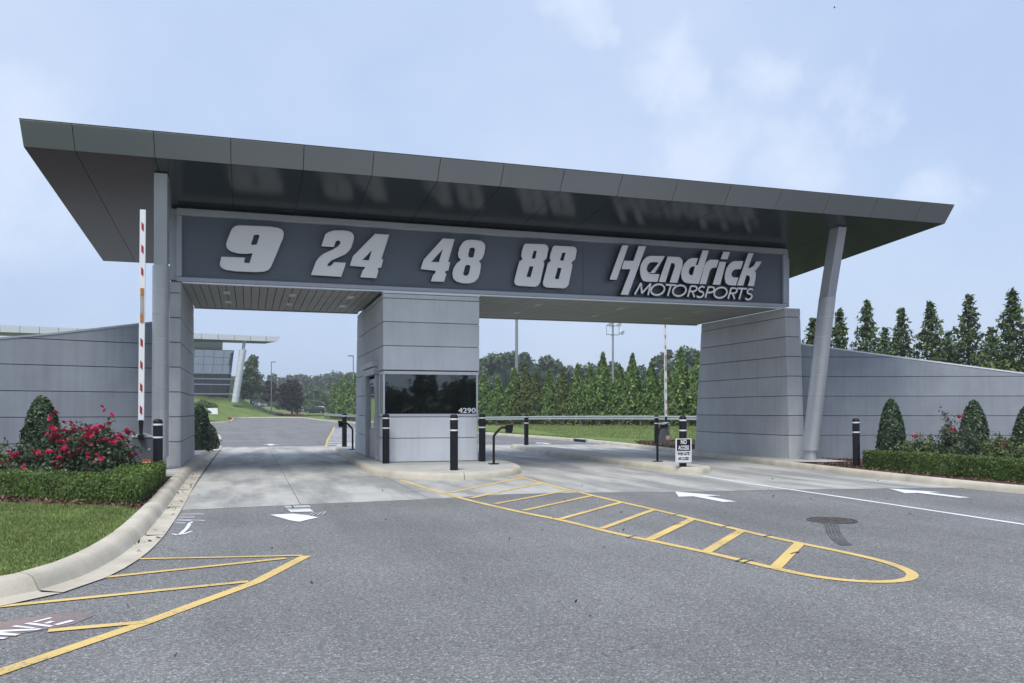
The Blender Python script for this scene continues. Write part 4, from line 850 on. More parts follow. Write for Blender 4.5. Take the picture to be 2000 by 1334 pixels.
# ================================================================== the office building beyond
ob = empty('office_building', (-10, 158, 3.0), 'pale office building with mirrored leaning glass wall under a long flat canopy', 'building')
def obx(nm, p8, m, par=None): b = MB(); b.hexa(p8); return b.build(nm, m, par or ob)
A = bearing(550, 150); B = bearing(-80, 129); ux = (A - B).normalized(); uy = Vector((-ux.y, ux.x, 0)); Lr = (A - B).length
def ofp(s, t, z): q = A - ux * s + uy * t; return (q.x, q.y, z)
rf = obx('roof', [ofp(Lr, 0, 13.9), ofp(.9, 0, 13.9), ofp(2, 6, 13.9), ofp(Lr, 8, 13.9), ofp(Lr, -.1, 14.95), ofp(0.2, -.1, 14.75), ofp(1, 6, 14.75), ofp(Lr, 8, 14.95)], MT['cab'])
n = 18
for k in range(n):
    s0, s1 = Lr * k / n + (.0 if k else .35) + .04, Lr * (k + 1) / n - .04; e0 = .45 * (1 - k / n) if k == 0 else 0
    zt0, zt1 = 14.77 + .2 * s0 / Lr, 14.77 + .2 * s1 / Lr
    obx('fascia_panel', [ofp(s1, -.12, 13.88), ofp(s0 + (.6 if k == 0 else 0), -.12, 13.88), ofp(s0 + (.6 if k == 0 else 0), .1, 13.88), ofp(s1, .1, 13.88), ofp(s1, -.16, zt1), ofp(s0 - (.3 if k == 0 else 0), -.16, zt0), ofp(s0 - (.3 if k == 0 else 0), .1, zt0), ofp(s1, .1, zt1)], MT['skin'], rf)
# upper clerestory band and glass wall, leaning outward
GA = bearing(458, 152); GB = bearing(300, 146); gx = (GB - GA).normalized(); gy = Vector((gx.y, -gx.x, 0)); gy = gy if gy.y > 0 else -gy; Lg = (GB - GA).length
def gp_(s, t, z): q = GA + gx * s + gy * t; return (q.x, q.y, z)
obx('clerestory', [gp_(Lg, 1.4, 12.3), gp_(1.9, 1.4, 12.3), gp_(1.9, 6, 12.3), gp_(Lg, 6, 12.3), gp_(Lg, 1.0, 13.95), gp_(1.9, 1.0, 13.95), gp_(1.9, 6, 13.95), gp_(Lg, 6, 13.95)], MT['frame'])
rowz = [3.2, 4.6, 6.3, 7.3, 8.3, 9.9, 11.2, 12.5]; nc = 8
gw = obx('glass_wall', [gp_(Lg, .5, 2.6), gp_(1.15, .5, 2.6), gp_(1.15, 9, 2.6), gp_(Lg, 9, 2.6), gp_(Lg, .5, 12.55), gp_(0, .5, 12.55), gp_(0, 9, 12.55), gp_(Lg, 9, 12.55)], MT['cab'])
def gl(s, z, o_=0.): t = (12.55 - z) / 9.95; return gp_(s * (1 - 1.15 * t / Lg) + 1.15 * t, .5 - o_, z)
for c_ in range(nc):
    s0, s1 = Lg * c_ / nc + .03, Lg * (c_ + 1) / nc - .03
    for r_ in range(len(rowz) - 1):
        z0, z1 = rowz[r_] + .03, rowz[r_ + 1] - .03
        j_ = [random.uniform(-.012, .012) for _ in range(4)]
        obx('pane', [gl(s1, z0, .05 + j_[0]), gl(s0, z0, .05 + j_[1]), gl(s0, z0, .02), gl(s1, z0, .02), gl(s1, z1, .05 + j_[2]), gl(s0, z1, .05 + j_[3]), gl(s0, z1, .02), gl(s1, z1, .02)], MT['mirror'] if z1 > 8.4 else MT['cglass'], gw)  # lower rows in dark glass: the reflection of dark trees put into the colour
for z in (3.2, 4.6, 6.3, 7.3, 8.3):
    obx('mullion', [gl(Lg, z - .09, .16), gl(0, z - .09, .16), gl(0, z - .09, .0), gl(Lg, z - .09, .0), gl(Lg, z + .09, .16), gl(0, z + .09, .16), gl(0, z + .09, .0), gl(Lg, z + .09, .0)], MT['mull'], gw)
cb, ct = bearing(459, 148, 3.0), bearing(474.5, 148, 12.3)
b = MB(); n = 24
def ell(p, a, c_): return [(p.x + a * math.cos(2 * math.pi * k / n), p.y + c_ * math.sin(2 * math.pi * k / n), p.z) for k in range(n)]
b.add(ell(cb, .55, .7) + ell(ct, .55, .7), [tuple(range(n - 1, -1, -1)), tuple(range(n, 2 * n))] + [(k, (k + 1) % n, n + (k + 1) % n, n + k) for k in range(n)]); oc = b.build('column', MT['mull'], ob, smooth=True)
for k in range(10):
    q0, q1 = cb.lerp(ct, k / 10 + .004), cb.lerp(ct, (k + 1) / 10 - .004); b = MB(); b.add(ell(q0, .6, .76) + ell(q1, .6, .76), [tuple(range(n - 1, -1, -1)), tuple(range(n, 2 * n))] + [(i, (i + 1) % n, n + (i + 1) % n, n + i) for i in range(n)]); b.build('shaft_ring', MT['skin'], oc, smooth=True)
b = MB(); b.tube([ct - Vector((0, 0, .3)), bearing(477.5, 148, 13.95)], .26, 12); b.build('post', MT['frame'], oc, smooth=True)
# white board and red box on the far lawn, stone wall below the terrace
p = bearing(415, 108); z = hill_z(p.x, p.y)
b = MB(); b.hexa([(p.x - .62, p.y, z), (p.x + .66, p.y - .2, z), (p.x + .66, p.y + .15, z), (p.x - .62, p.y + .3, z), (p.x - .58, p.y + .12, z + .78), (p.x + .62, p.y - .08, z + .80), (p.x + .62, p.y + .12, z + .8), (p.x - .58, p.y + .3, z + .78)]); o = b.build('lawn_board', MT['white'], bevel=.02); tag(o, 'white slanted board standing on the far lawn near round shrubs', 'board')
p = bearing(449, 112); z = hill_z(p.x, p.y); b = MB(); b.prism([(-.22, 0), (.2, 0), (.26, .1), (.2, .3), (-.05, .4), (-.25, .3)], 'y', -.15, .15); o = place('valve_box', b.mesh('valve_box', MT['redlamp'], bevel=.03)); o.location = (p.x, p.y, z - .02); tag(o, 'small dark red utility box on the far lawn', 'box')
sw = empty('stone_wall', bearing(522, 162, 1.5), 'low field stone wall on the far lawn below the plum trees', 'wall')
for k in range(13):
    for r_ in range(2):
        p = bearing(494 + k * 4.6 + r_ * 2, 160, 0); z = hill_z(p.x, p.y); V, F = blob((0, 0, 0), (.27, .25, .22), k * 3 + r_, 1, .14)
        me = npmesh('stone', V + np.array([p.x, p.y, z + .12 + r_ * .36]) - np.array(ORG[sw.name][:]), F, MT['stone']); place('stone', me, sw)
for i, (u, d, s_, lb) in enumerate(((424, 39.5, .17, 'upper'), (427, 38.2, .13, 'lower'))):
    p = bearing(u, d); V, F = blob((0, 0, 0), (s_ * 1.3, s_, s_), 40 + i, 2, .06); o = place('boulder', npmesh('boulder', V, F, MT['boulder'])); o.location = (p.x, p.y, .15 + s_ * .5)
    tag(o, ('larger' if i == 0 else 'smaller') + ' of the two pale boulders at the end of the left kerb', 'boulder', 'boulders at the kerb end')

# cars parked far beyond the lawn
def car(u, d, z, Ln, Ht, paint, kind, label, flip=1):
    p = bearing(u, d, z); e = empty('parked_car', p, label, 'car', 'cars parked beyond the far lawn', -R(YAW) if flip > 0 else math.pi - R(YAW)); W2 = .93
    if kind == 'suv': body = [(-.5, .22), (.5, .22), (.5, .5), (.47, .56), (.22, .60), (-.49, .62), (-.5, .45)]; cab_ = [(-.485, .615), (.21, .595), (.10, .93), (.03, .985), (-.40, 1.0), (-.455, .95)]
    else: body = [(-.5, .22), (.5, .22), (.5, .45), (.46, .54), (.2, .60), (-.3, .62), (-.5, .58)]; cab_ = [(-.36, .615), (.22, .595), (.06, .96), (-.02, 1.0), (-.2, .98)]
    mb = MB(); mb.prism([(x * Ln, z_ * Ht) for x, z_ in body], 'y', -W2, W2); place('body', mb.mesh('body', MT[paint], bevel=.06, smooth=True), e)
    mb = MB(); n = len(cab_); lo = [(x * Ln, -W2 * (.98 if z_ < .7 else .78), z_ * Ht) for x, z_ in cab_] + [(x * Ln, W2 * (.98 if z_ < .7 else .78), z_ * Ht) for x, z_ in cab_]
    mb.add(lo, [tuple(range(n)), tuple(range(2 * n - 1, n - 1, -1))] + [(i, (i + 1) % n, n + (i + 1) % n, n + i) for i in range(n)]); cb_ = place('cabin', mb.mesh('cabin', MT[paint], bevel=.05, smooth=True), e)
    for s_ in (-1, 1):
        for x0, x1 in ((-.40, -.22), (-.2, -.03), (-.01, .12)):
            mb = MB(); mb.add([(x0 * Ln, s_ * W2 * .965, .64 * Ht), (x1 * Ln, s_ * W2 * .965, .64 * Ht), (x1 * Ln - .12, s_ * W2 * .83, .92 * Ht), (x0 * Ln, s_ * W2 * .83, .92 * Ht)], [(0, 1, 2, 3)]); place('side_window', mb.mesh('side_window', MT['cglass']), cb_)
        for x in (-.31, .32):
            mb = MB(); mb.tube([(x * Ln, s_ * .72, .34), (x * Ln, s_ * .945, .34)], .34, 18); wh = place('wheel', mb.mesh('wheel', MT['tyreblk'], smooth=True), e)
            mb = MB(); mb.tube([(x * Ln, s_ * .94, .34), (x * Ln, s_ * .955, .34)], .21, 14); place('rim', mb.mesh('rim', MT['rim'], smooth=True), wh)
        mb = MB(); mb.box(.485 * Ln, .503 * Ln, s_ * .62 - .18, s_ * .62 + .18, .42 * Ht, .50 * Ht); place('headlight', mb.mesh('headlight', MT['lamp']), e)
        mb = MB(); mb.box(-.503 * Ln, -.49 * Ln, s_ * .75 - .1, s_ * .75 + .1, .45 * Ht, .6 * Ht); place('tail_light', mb.mesh('tail_light', MT['redlamp']), e)
    mb = MB(); mb.add([(.20 * Ln, -.8, .62 * Ht), (.20 * Ln, .8, .62 * Ht), (.10 * Ln, .68, .92 * Ht), (.10 * Ln, -.68, .92 * Ht)], [(0, 1, 2, 3)]); place('windscreen', mb.mesh('windscreen', MT['cglass']), cb_)
car(616, 205, .9, 5.0, 1.85, 'suv', 'suv', 'dark sport utility car parked beyond the far lawn', -1)
car(598, 216, 1.0, 4.7, 1.5, 'carsilver', 'sedan', 'pale blue car parked behind the dark sport utility car', -1)
car(668, 190, .55, 4.5, 1.45, 'carwhite', 'sedan', 'white car half hidden by the big arborvitae near the booth')
car(503, 215, 2.6, 4.5, 1.4, 'carwhite', 'sedan', 'white car roof showing below the plum trees on the hill')
# ================================================================== planting
def topo(P_, N_, size, lf, core, **kw):
    V, F = leaves(P_, N_, size, **kw); return npmesh('foliage', V, F, lf, core=core)
# clipped box hedges: leaves over the faces of a polygonal block
def hedge(name, path, wd, z0, z1, lf, label, dens=1500, size=.03):
    e = empty(name, (path[0][0], path[0][1], z0), label, 'hedge', 'clipped low hedges'); org = np.array(ORG[e.name][:]); Ps = []; Ns = []; cores = []
    P2 = [Vector(p) for p in path]; L_ = []; R_ = []
    for i, p in enumerate(P2):
        if 0 < i < len(P2) - 1:
            d0 = (p - P2[i - 1]).normalized(); d1 = (P2[i + 1] - p).normalized(); nn = Vector((-(d0 + d1).y, (d0 + d1).x)).normalized(); k = 1 / max(.3, nn.dot(Vector((-d0.y, d0.x))))
        else:
            d = (P2[min(i + 1, len(P2) - 1)] - P2[max(i - 1, 0)]).normalized(); nn = Vector((-d.y, d.x)); k = 1
        L_.append(p + nn * wd / 2 * k); R_.append(p - nn * wd / 2 * k)
    def face(a, b, c_, d_):      # quad a-b-c-d sampled
        a, b, c_, d_ = (np.array(q, float) for q in (a, b, c_, d_)); ar = np.linalg.norm(np.cross(b - a, d_ - a)); nrm = np.cross(b - a, d_ - a); nrm /= np.linalg.norm(nrm)
        n = int(ar * dens); s = RNG.random((n, 1)); t = RNG.random((n, 1)); q = (a * (1 - s) + b * s) * (1 - t) + (d_ * (1 - s) + c_ * s) * t
        lump = .014 * (np.sin(q[:, :1] * 9 + q[:, 2:] * 6) + np.sin(q[:, 1:2] * 8 + 1.3) + RNG.normal(0, .7, (n, 1))); Ps.append(q + nrm * lump); Ns.append(np.repeat(nrm[None], n, 0))
    for i in range(len(P2) - 1):
        l0, l1, r0, r1 = L_[i], L_[i + 1], R_[i], R_[i + 1]; g0, g1 = gz(*P2[i]), gz(*P2[i + 1])
        A_ = lambda q, z: (q.x, q.y, z)
        face(A_(r0, z1 + g0), A_(r1, z1 + g1), A_(l1, z1 + g1), A_(l0, z1 + g0)); face(A_(r0, z0 + g0), A_(r1, z0 + g1), A_(r1, z1 + g1), A_(r0, z1 + g0)); face(A_(l1, z0 + g1), A_(l0, z0 + g0), A_(l0, z1 + g0), A_(l1, z1 + g1))
        if i == 0: face(A_(l0, z0 + g0), A_(r0, z0 + g0), A_(r0, z1 + g0), A_(l0, z1 + g0))
        if i == len(P2) - 2: face(A_(r1, z0 + g1), A_(l1, z0 + g1), A_(l1, z1 + g1), A_(r1, z1 + g1))
        f_ = .93; ce = lambda q, p: p + (q - p) * f_
        cores.append([A_(ce(r0, P2[i]), z0 + g0), A_(ce(r1, P2[i + 1]), z0 + g1), A_(ce(l1, P2[i + 1]), z0 + g1), A_(ce(l0, P2[i]), z0 + g0), A_(ce(r0, P2[i]), z1 + g0 - .03), A_(ce(r1, P2[i + 1]), z1 + g1 - .03), A_(ce(l1, P2[i + 1]), z1 + g1 - .03), A_(ce(l0, P2[i]), z1 + g0 - .03)])
    cv = np.array([q for c_ in cores for q in c_]) - org; cf = np.array([[8 * k + i for i in f] for k in range(len(cores)) for f in ((4, 5, 6, 7), (0, 1, 5, 4), (1, 2, 6, 5), (2, 3, 7, 6), (3, 0, 4, 7))])
    P_ = np.vstack(Ps) - org; N_ = np.vstack(Ns); place('foliage', topo(P_, N_, size, lf, (cv, cf, lf), tilt=.55, up=.2), e); return e
hedge('boxwood_hedge', [(-1.87, 17.75), (-1.86, 14.05), (-4.15, 15.98), (-8.5, 19.5)], .64, .13, .50, LF['box'], 'clipped boxwood hedge with a corner in front of the red rose bushes', 1700, .028)
hedge('boxwood_hedge', [(15.45, 17.95), (15.42, 15.0), (15.5, 10.5), (16.6, 7.0)], .68, .11, .56, LF['box'], 'long clipped boxwood hedge along the right kerb', 1500, .03)

# clipped holly cones
def cone_bush(name, x, y, z, h, r_, lf, label, n=3600, size=.055, group='clipped holly cones', cat='shrub'):
    e = empty(name, (x, y, z), label, cat, group)
    t = RNG.random(n) ** .8; a = RNG.random(n) * 2 * math.pi; pr_ = lambda t: np.where(t < .25, .88 + .48 * t, np.sqrt(np.maximum(0, 1 - ((t - .22) / .78) ** 1.45)))
    rr = r_ * pr_(t) * (1 + .05 * np.sin(a * 5 + t * 9) + RNG.normal(0, .035, n)); P_ = np.stack([rr * np.cos(a), rr * np.sin(a), t * h], 1); N_ = np.stack([np.cos(a), np.sin(a), .15 + .8 * t], 1)
    cz = np.linspace(0, .97, 9); ca = np.linspace(0, 2 * math.pi, 15)[:-1]; cv = np.array([[r_ * .92 * float(pr_(np.array(q))) * math.cos(k), r_ * .92 * float(pr_(np.array(q))) * math.sin(k), q * h] for q in cz for k in ca]); cf = np.array([[i * 14 + k, i * 14 + (k + 1) % 14, (i + 1) * 14 + (k + 1) % 14, (i + 1) * 14 + k] for i in range(8) for k in range(14)])
    place('foliage', topo(P_, N_, size, lf, (cv, cf, lf), tilt=.55), e)
    b = MB(); b.tube([(0, 0, -.1), (0, 0, h * .5)], [.04, .02], 6); place('stem', b.mesh('stem', MT['bark']), e); return e
cone_bush('holly_topiary', -4.06, 19.4, .1, 1.70, .40, LF['holly'], 'dark clipped holly cone rising behind the left rose bushes')
cone_bush('holly_topiary', 17.4, 19.5, .0, 1.84, .37, LF['holly'], 'dark clipped holly cone nearest the right gate column')
cone_bush('holly_topiary', 19.68, 18.85, .0, 1.80, .40, LF['holly'], 'dark clipped holly cone in the middle of the right wall')
cone_bush('holly_topiary', 21.25, 18.45, -.05, 1.72, .45, LF['holly'], 'dark clipped holly cone cut off by the right picture edge')
cone_bush('holly_bush', -1.62, 31.2, .1, 1.62, .40, LF['holly'], 'tall dark shrub against the back of the left gate pier', 2400, .05, 'shrubs behind the left pier')
cone_bush('holly_bush', -1.45, 33.0, .1, .95, .42, LF['holly'], 'low dark shrub by the kerb behind the left gate pier', 1800, .05, 'shrubs behind the left pier')

# rose bushes: arching canes, small leaves, individual blooms
def bloom_mesh():
    V = []; F = []
    for ring_, (n, r_, z, tl) in enumerate(((6, .052, .0, .5), (5, .032, .017, .9))):
        for k in range(n):
            a = 2 * math.pi * k / n + ring_ * .5; c_, s_ = math.cos(a), math.sin(a); w_ = r_ * .75; b = len(V)
            V += [(0, 0, z), (c_ * r_ * .6 - s_ * w_, s_ * r_ * .6 + c_ * w_, z + r_ * tl * .5), (c_ * r_, s_ * r_, z + r_ * tl), (c_ * r_ * .6 + s_ * w_, s_ * r_ * .6 - c_ * w_, z + r_ * tl * .5)]; F.append((b, b + 1, b + 2, b + 3))
    return npmesh('bloom', np.array(V), np.array(F), LF['petal'])
BLM = [bloom_mesh() for _ in range(4)]
def rose(x, y, z, rx, ry, h, lf, label, nl, blooms, ragged=.25, size=.045, group='rose bushes'):
    e = empty('rose_bush', (x, y, z), label, 'bush', group); b = MB(); tips = []
    for k in range(26):
        a = random.uniform(0, 2 * math.pi); q = random.uniform(.25, 1) ** .7; t = Vector((rx * q * math.cos(a), ry * q * math.sin(a), h * (1 - .5 * q * q) * random.uniform(.75, 1 + ragged))); b.tube([(t.x * .1, t.y * .1, 0), (t.x * .55, t.y * .55, t.z * .6), t], [.012, .008, .004], 5, False); tips.append(t)
    place('canes', b.mesh('canes', MT['bark']), e)
    n1_ = int(nl * .7); u = RNG.normal(0, 1, (n1_, 3)); u = unit(u); u[:, 2] = np.abs(u[:, 2]); rr = RNG.random((n1_, 1)) ** .28; P1 = u * rr * np.array([rx, ry, h * .82]) + RNG.normal(0, .05, (n1_, 3)); P1[:, 2] = np.maximum(P1[:, 2], .02)
    T = np.array([t[:] for t in tips]); P2 = T[RNG.integers(0, len(T), nl - n1_)] * (RNG.random((nl - n1_, 1)) * .45 + .56) + RNG.normal(0, .05, (nl - n1_, 3))
    P_ = np.vstack([P1, P2]); N_ = unit(P_ * np.array([1 / rx, 1 / ry, 1 / h]) + np.array([0, 0, .4])); cv, cf = blob((0, 0, h * .28), (rx * .66, ry * .66, h * .42), 3, 2, .1)
    place('foliage', topo(P_, N_, size, lf, (cv, cf, lf), tilt=.7), e)
    me_ = np.argsort(-(P_[:, 2] / h * 1.2 - P_[:, 1] / ry * .55 + RNG.random(len(P_)) * 1.1))
    k = 0
    for i in range(blooms):
        if i % 3 and k: c_ = last_ + np.array([random.uniform(-.13, .13), random.uniform(-.1, .05), random.uniform(-.06, .08)])
        else: c_ = P_[me_[int(random.random() ** 1.3 * len(me_) * .6)]] * 1.12; k = 1
        last_ = c_; o = place('bloom', random.choice(BLM), e); o.location = c_; o.rotation_euler = (random.uniform(.1, 1.1), random.uniform(-.5, .5), random.uniform(0, 6)); s_ = random.uniform(.75, 1.25); o.scale = (s_, s_, s_)
    return e
rose(-2.78, 17.2, .12, .84, .8, 1.38, LF['rose'], 'tallest rose bush, thick with pink blooms, beside the left barrier cabinet', 7000, 190, .1)
rose(-3.55, 17.2, .12, .95, .8, .82, LF['rose'], 'lower red rose bush in front of the dark holly cone', 5200, 80, .1)
rose(-4.9, 18.1, .12, .9, .8, .85, LF['rosey'], 'pale green rose bush with few red blooms at the left picture edge', 3600, 12, .2)
rose(16.6, 17.6, .02, .7, .55, .86, LF['rosey'], 'low pale rose shrub below the first right holly cone', 3600, 3, .25)
rose(17.5, 17.3, .02, .72, .6, 1.2, LF['rose'], 'tallest right rose shrub with thin reddish shoots above the hedge', 3800, 9, .5)
rose(18.4, 16.8, .0, .85, .6, .95, LF['rosey'], 'pale rose shrub in front of the middle right holly cone', 4000, 4, .2)
rose(19.2, 15.9, .0, .9, .65, .95, LF['rosey'], 'pale rose shrub at the right picture edge behind the hedge', 4000, 3, .2)
rose(17.7, 15.0, .0, .8, .5, .80, LF['rosey'], 'low rose shrub close behind the long right hedge', 3200, 2, .2)

# conifers
def arb_mesh(seed, h=5.1, r_=1.05, n=3600, lf=LF['arb']):
    rg = np.random.default_rng(seed); t = rg.random(n) ** .75; a = rg.random(n) * 2 * math.pi; ph = rg.random(6) * 6
    prof = np.where(t < .12, .75 + 2.1 * t, (1 - ((t - .12) / .88) ** 1.25) ** .85 + .0); lump = 1 + .13 * np.sin(3 * a + ph[0] + 5 * t) + .12 * np.sin(5 * a + ph[1] + 14 * t) + .10 * np.sin(2 * a + ph[2] - 23 * t) + rg.normal(0, .08, n)
    dp = 1 - .35 * rg.random(n) ** 2; rr = r_ * prof * lump * dp; P_ = np.stack([rr * np.cos(a), rr * np.sin(a), t * h + rg.normal(0, .05, n)], 1)
    tp = rg.integers(0, 3, 90); e_ = rg.random(90); P2 = np.stack([rg.normal(0, .05, 90) + (tp - 1) * .12 * (1 - e_), rg.normal(0, .05, 90), h * (.95 + .09 * e_) - .1 * (tp != 1)], 1); P_ = np.vstack([P_, P2])
    N_ = np.stack([np.cos(np.arctan2(P_[:, 1], P_[:, 0])), np.sin(np.arctan2(P_[:, 1], P_[:, 0])), np.full(len(P_), .45)], 1)
    V, F = leaves(P_, N_, .15, .75, 1.9, up=.5); cz = np.linspace(0, .96, 9); q = np.where(cz < .12, .75 + 2.1 * cz, (1 - ((cz - .12) / .88) ** 1.25) ** .85) * r_ * .72
    cv = np.array([[q[i] * math.cos(2 * math.pi * k / 10), q[i] * math.sin(2 * math.pi * k / 10), cz[i] * h] for i in range(9) for k in range(10)]); cf = np.array([[i * 10 + k, i * 10 + (k + 1) % 10, (i + 1) * 10 + (k + 1) % 10, (i + 1) * 10 + k] for i in range(8) for k in range(10)])
    return npmesh('crown', V, F, lf, core=(cv, cf, lf))
ARB = [arb_mesh(i) for i in range(4)] + [arb_mesh(9, lf=LF['arbr'])]
TR = MB(); TR.tube([(0, 0, -.3), (0, 0, 1.2)], [.10, .07], 7); TRm = TR.mesh('trunk', MT['bark'])
row = catmull(RAIL, .1); acc = 0; k = 0; ORD = ['first', 'second', 'third', 'fourth', 'fifth', 'sixth', 'seventh', 'eighth', 'ninth', 'tenth', 'eleventh', 'twelfth', 'thirteenth', 'fourteenth', 'fifteenth', 'sixteenth', 'seventeenth', 'eighteenth', 'nineteenth', 'twentieth']
spots = []; nxt = 0.
for i in range(1, len(row)):
    acc += (row[i] - row[i - 1]).length
    if acc >= nxt:
        d = (row[i] - row[i - 1]).normalized(); q = row[i] + Vector((d.y, -d.x)) * (1.7 + random.uniform(-.15, .15)); spots.append((q.x, q.y)); nxt = acc + random.uniform(1.25, 1.75) * (1.45 if row[i].y > 68 else 1.)
def proj(x, y): s, c = math.sin(R(YAW)), math.cos(R(YAW)); d = x * s + y * c; return 1000 + 1640 * (x * c - y * s) / d, d
vis = sorted([(proj(x, y)[0], x, y) for x, y in spots])
n_right = 0
for u, x, y in vis:
    if 712 < u < 925: continue
    e = empty('arborvitae', (x, y, lawn_z(x, y) - .05)); s_ = random.uniform(.84, 1.12); big = u < 712
    m_ = ARB[4] if (not big and n_right in (4, 5, 7)) else ARB[random.randrange(4)]
    c_ = place('crown', m_, e); place('trunk', TRm, e); e.rotation_euler[2] = random.uniform(0, 6); e.scale = (s_ * (1.25 if big else 1), s_ * (1.25 if big else 1), s_ * (1.12 if big else (random.uniform(.92, 1.12) if n_right > 3 else .9)))
    if big: lb = 'bright green arborvitae seen through the inbound lane beside the booth, number %s from the left' % ORD[len([1 for q in vis if q[0] < u])]
    else:
        lb = 'arborvitae behind the guardrail, %s to the right of the booth' % (ORD[n_right] if n_right < 20 else 'far along') if u < 1345 else 'arborvitae behind the guardrail, hidden behind the right gate pier, %s past its left edge' % ORD[len([1 for q in vis if 1345 <= q[0] < u])]; n_right += 1
    tag(e, lb, 'tree', 'arborvitae row behind the guardrail')

def cyp_mesh(seed, h=6.6):
    rg = np.random.default_rng(seed); Ps = []; Ns = []; b = MB(); b.tube([(0, 0, -.3), (.02, 0, h * .5), (0, 0, h * .97)], [.11, .06, .012], 6)
    for k in range(104):
        t = (k + rg.random()) / 104; z = h * (.05 + .945 * t); L_ = (2.1 * (1 - t) ** 1.1 + .09) * rg.uniform(.7, 1.12); a = k * 2.4 + rg.normal(0, .3); up = .45 + .5 * t; dx = np.array([math.cos(a), math.sin(a), up]); dx /= np.linalg.norm(dx); p0 = np.array([0, 0, z])
        tip = p0 + dx * L_; b.tube([p0, p0 * .4 + tip * .6 - np.array([0, 0, .03]), tip], [.016, .009, .003], 4, False)
        m_ = int(9 + 36 * L_); s = rg.random((m_, 1)) ** .7; sp = .05 + .13 * L_; q = p0 + dx * L_ * (s * .88 + .14) + rg.normal(0, 1, (m_, 3)) * np.array([sp, sp, sp * .8]) * (1.15 - .65 * s); Ps.append(q); Ns.append(np.repeat(np.array([[math.cos(a) * .6, math.sin(a) * .6, .8]]), m_, 0))
    P_ = np.vstack(Ps); N_ = np.vstack(Ns); V, F = leaves(P_, N_, .085, .8, 2.4, up=.35); return npmesh('crown', V, F, LF['cyp']), b.mesh('trunk', MT['bark'])
CYP = [cyp_mesh(20 + i) for i in range(4)]
for i, (u, v, d) in enumerate(((1588, 622, 37), (1640, 605, 36), (1693, 588, 36), (1728, 640, 39), (1760, 603, 36), (1818, 590, 36), (1852, 650, 39), (1892, 576, 35.5), (1935, 640, 39), (1978, 566, 35), (2040, 575, 35), (2110, 570, 35), (1545, 650, 38))):
    p = bearing(u, d); top = EYE + (803 - v) / 1640 * d; e = empty('cypress_tree', (p.x, p.y, -.1)); c_ = CYP[i % 4]; place('crown', c_[0], e); place('trunk', c_[1], e); s_ = (top + .1) / 6.6; e.scale = (s_ * random.uniform(1.05, 1.3), s_ * random.uniform(1.05, 1.3), s_); e.rotation_euler[2] = random.uniform(0, 6)
    lb = {0: 'loose cypress tree showing between the right pier and the leaning column', 1: 'cypress tree just right of the leaning column above the wing wall', 2: 'tall cypress tree above the right wing wall, second beyond the column', 3: 'shorter cypress tree behind, between second and third tall cypress', 4: 'third tall cypress beyond the column above the right wing wall', 5: 'fourth tall cypress beyond the column above the right wing wall', 6: 'shorter cypress tree behind, between fourth and fifth tall cypress', 7: 'fifth tall cypress beyond the column, with a sharp crown', 8: 'shorter cypress tree behind, left of the tallest right cypress', 9: 'tallest cypress tree near the right picture edge'}.get(i, 'cypress tree of the right row standing outside the picture')
    if i == 12: lb = 'cypress tree of the right row hidden behind the right pier'
    if i == 11: lb = 'cypress tree of the right row farthest outside the picture'
    tag(e, lb, 'tree', 'cypress trees behind the right wing wall')

# broadleaf trees
def broad(seed, h, r_, n, lf, size, trunk=.22, low=.2, clumps=26, pyramid=0.):
    rg = np.random.default_rng(seed); C_ = []; Ps = []; Ns = []; b = MB(); b.tube([(0, 0, -.4), (.05, .03, h * .35), (0, 0, h * .8)], [r_ * .06 + .04, r_ * .045 + .02, .02], 7)
    for k in range(clumps):
        t = rg.random() ** .9; z = h * (low + (1 - low) * t) * .96; w_ = r_ * ((1 - t) ** .8 * .95 + .12 if pyramid else math.sqrt(max(.05, 1 - (1.75 * t - .72) ** 2))); a = rg.random() * 6.283; q = w_ * math.sqrt(rg.random()) * .85; c_ = np.array([q * math.cos(a), q * math.sin(a), z]); cr = r_ * rg.uniform(.22, .42) * (1.0 if not pyramid else .7 + .4 * (1 - t)); m_ = int(n / clumps)
        b.tube([(0, 0, z * .55), c_ * np.array([.6, .6, .9]), c_], [r_ * .025 + .01, r_ * .012 + .005, .004], 4, False)
        u = unit(rg.normal(0, 1, (m_, 3))); P_ = c_ + u * cr * np.array([1, 1, .75]) * (rg.random((m_, 1)) ** .4); Ps.append(P_); Ns.append(u + np.array([0, 0, .35]))
    P_ = np.vstack(Ps); P_[:, 2] = np.minimum(P_[:, 2], h); V, F = leaves(P_, np.vstack(Ns), size, .6, 1.5); cv, cf = blob((0, 0, h * (low + .42 * (1 - low))), (r_ * (.3 if pyramid else .52), r_ * (.3 if pyramid else .52), h * (.26 if pyramid else .3)), seed, 2, .12)
    return npmesh('crown', V, F, lf, core=(cv, cf, lf)), b.mesh('trunk', MT['bark'])
def tree(name, u, d, z, ms, label, group=None, sc=(1, 1, 1)):
    p = bearing(u, d, z); e = empty(name, p, label, 'tree', group); place('crown', ms[0], e); place('trunk', ms[1], e); e.scale = sc; e.rotation_euler[2] = random.uniform(0, 6); return e
tree('oak_tree', 491, 160, 3.2, broad(51, 9.3, 3.1, 5200, LF['oak'], .30, low=.1, clumps=60, pyramid=1.), 'pyramid shaped green tree beside the far office column')
tree('plum_tree', 525, 172, 3.0, broad(52, 4.6, 2.0, 3000, LF['plum'], .24, low=.12, clumps=34), 'smaller dark purple plum tree behind the lamp post', 'dark plum trees')
tree('plum_tree', 570, 162, 1.2, broad(53, 6.3, 2.75, 4200, LF['plum'], .26, low=.08, clumps=44), 'larger dark purple plum tree right of the lamp post', 'dark plum trees')
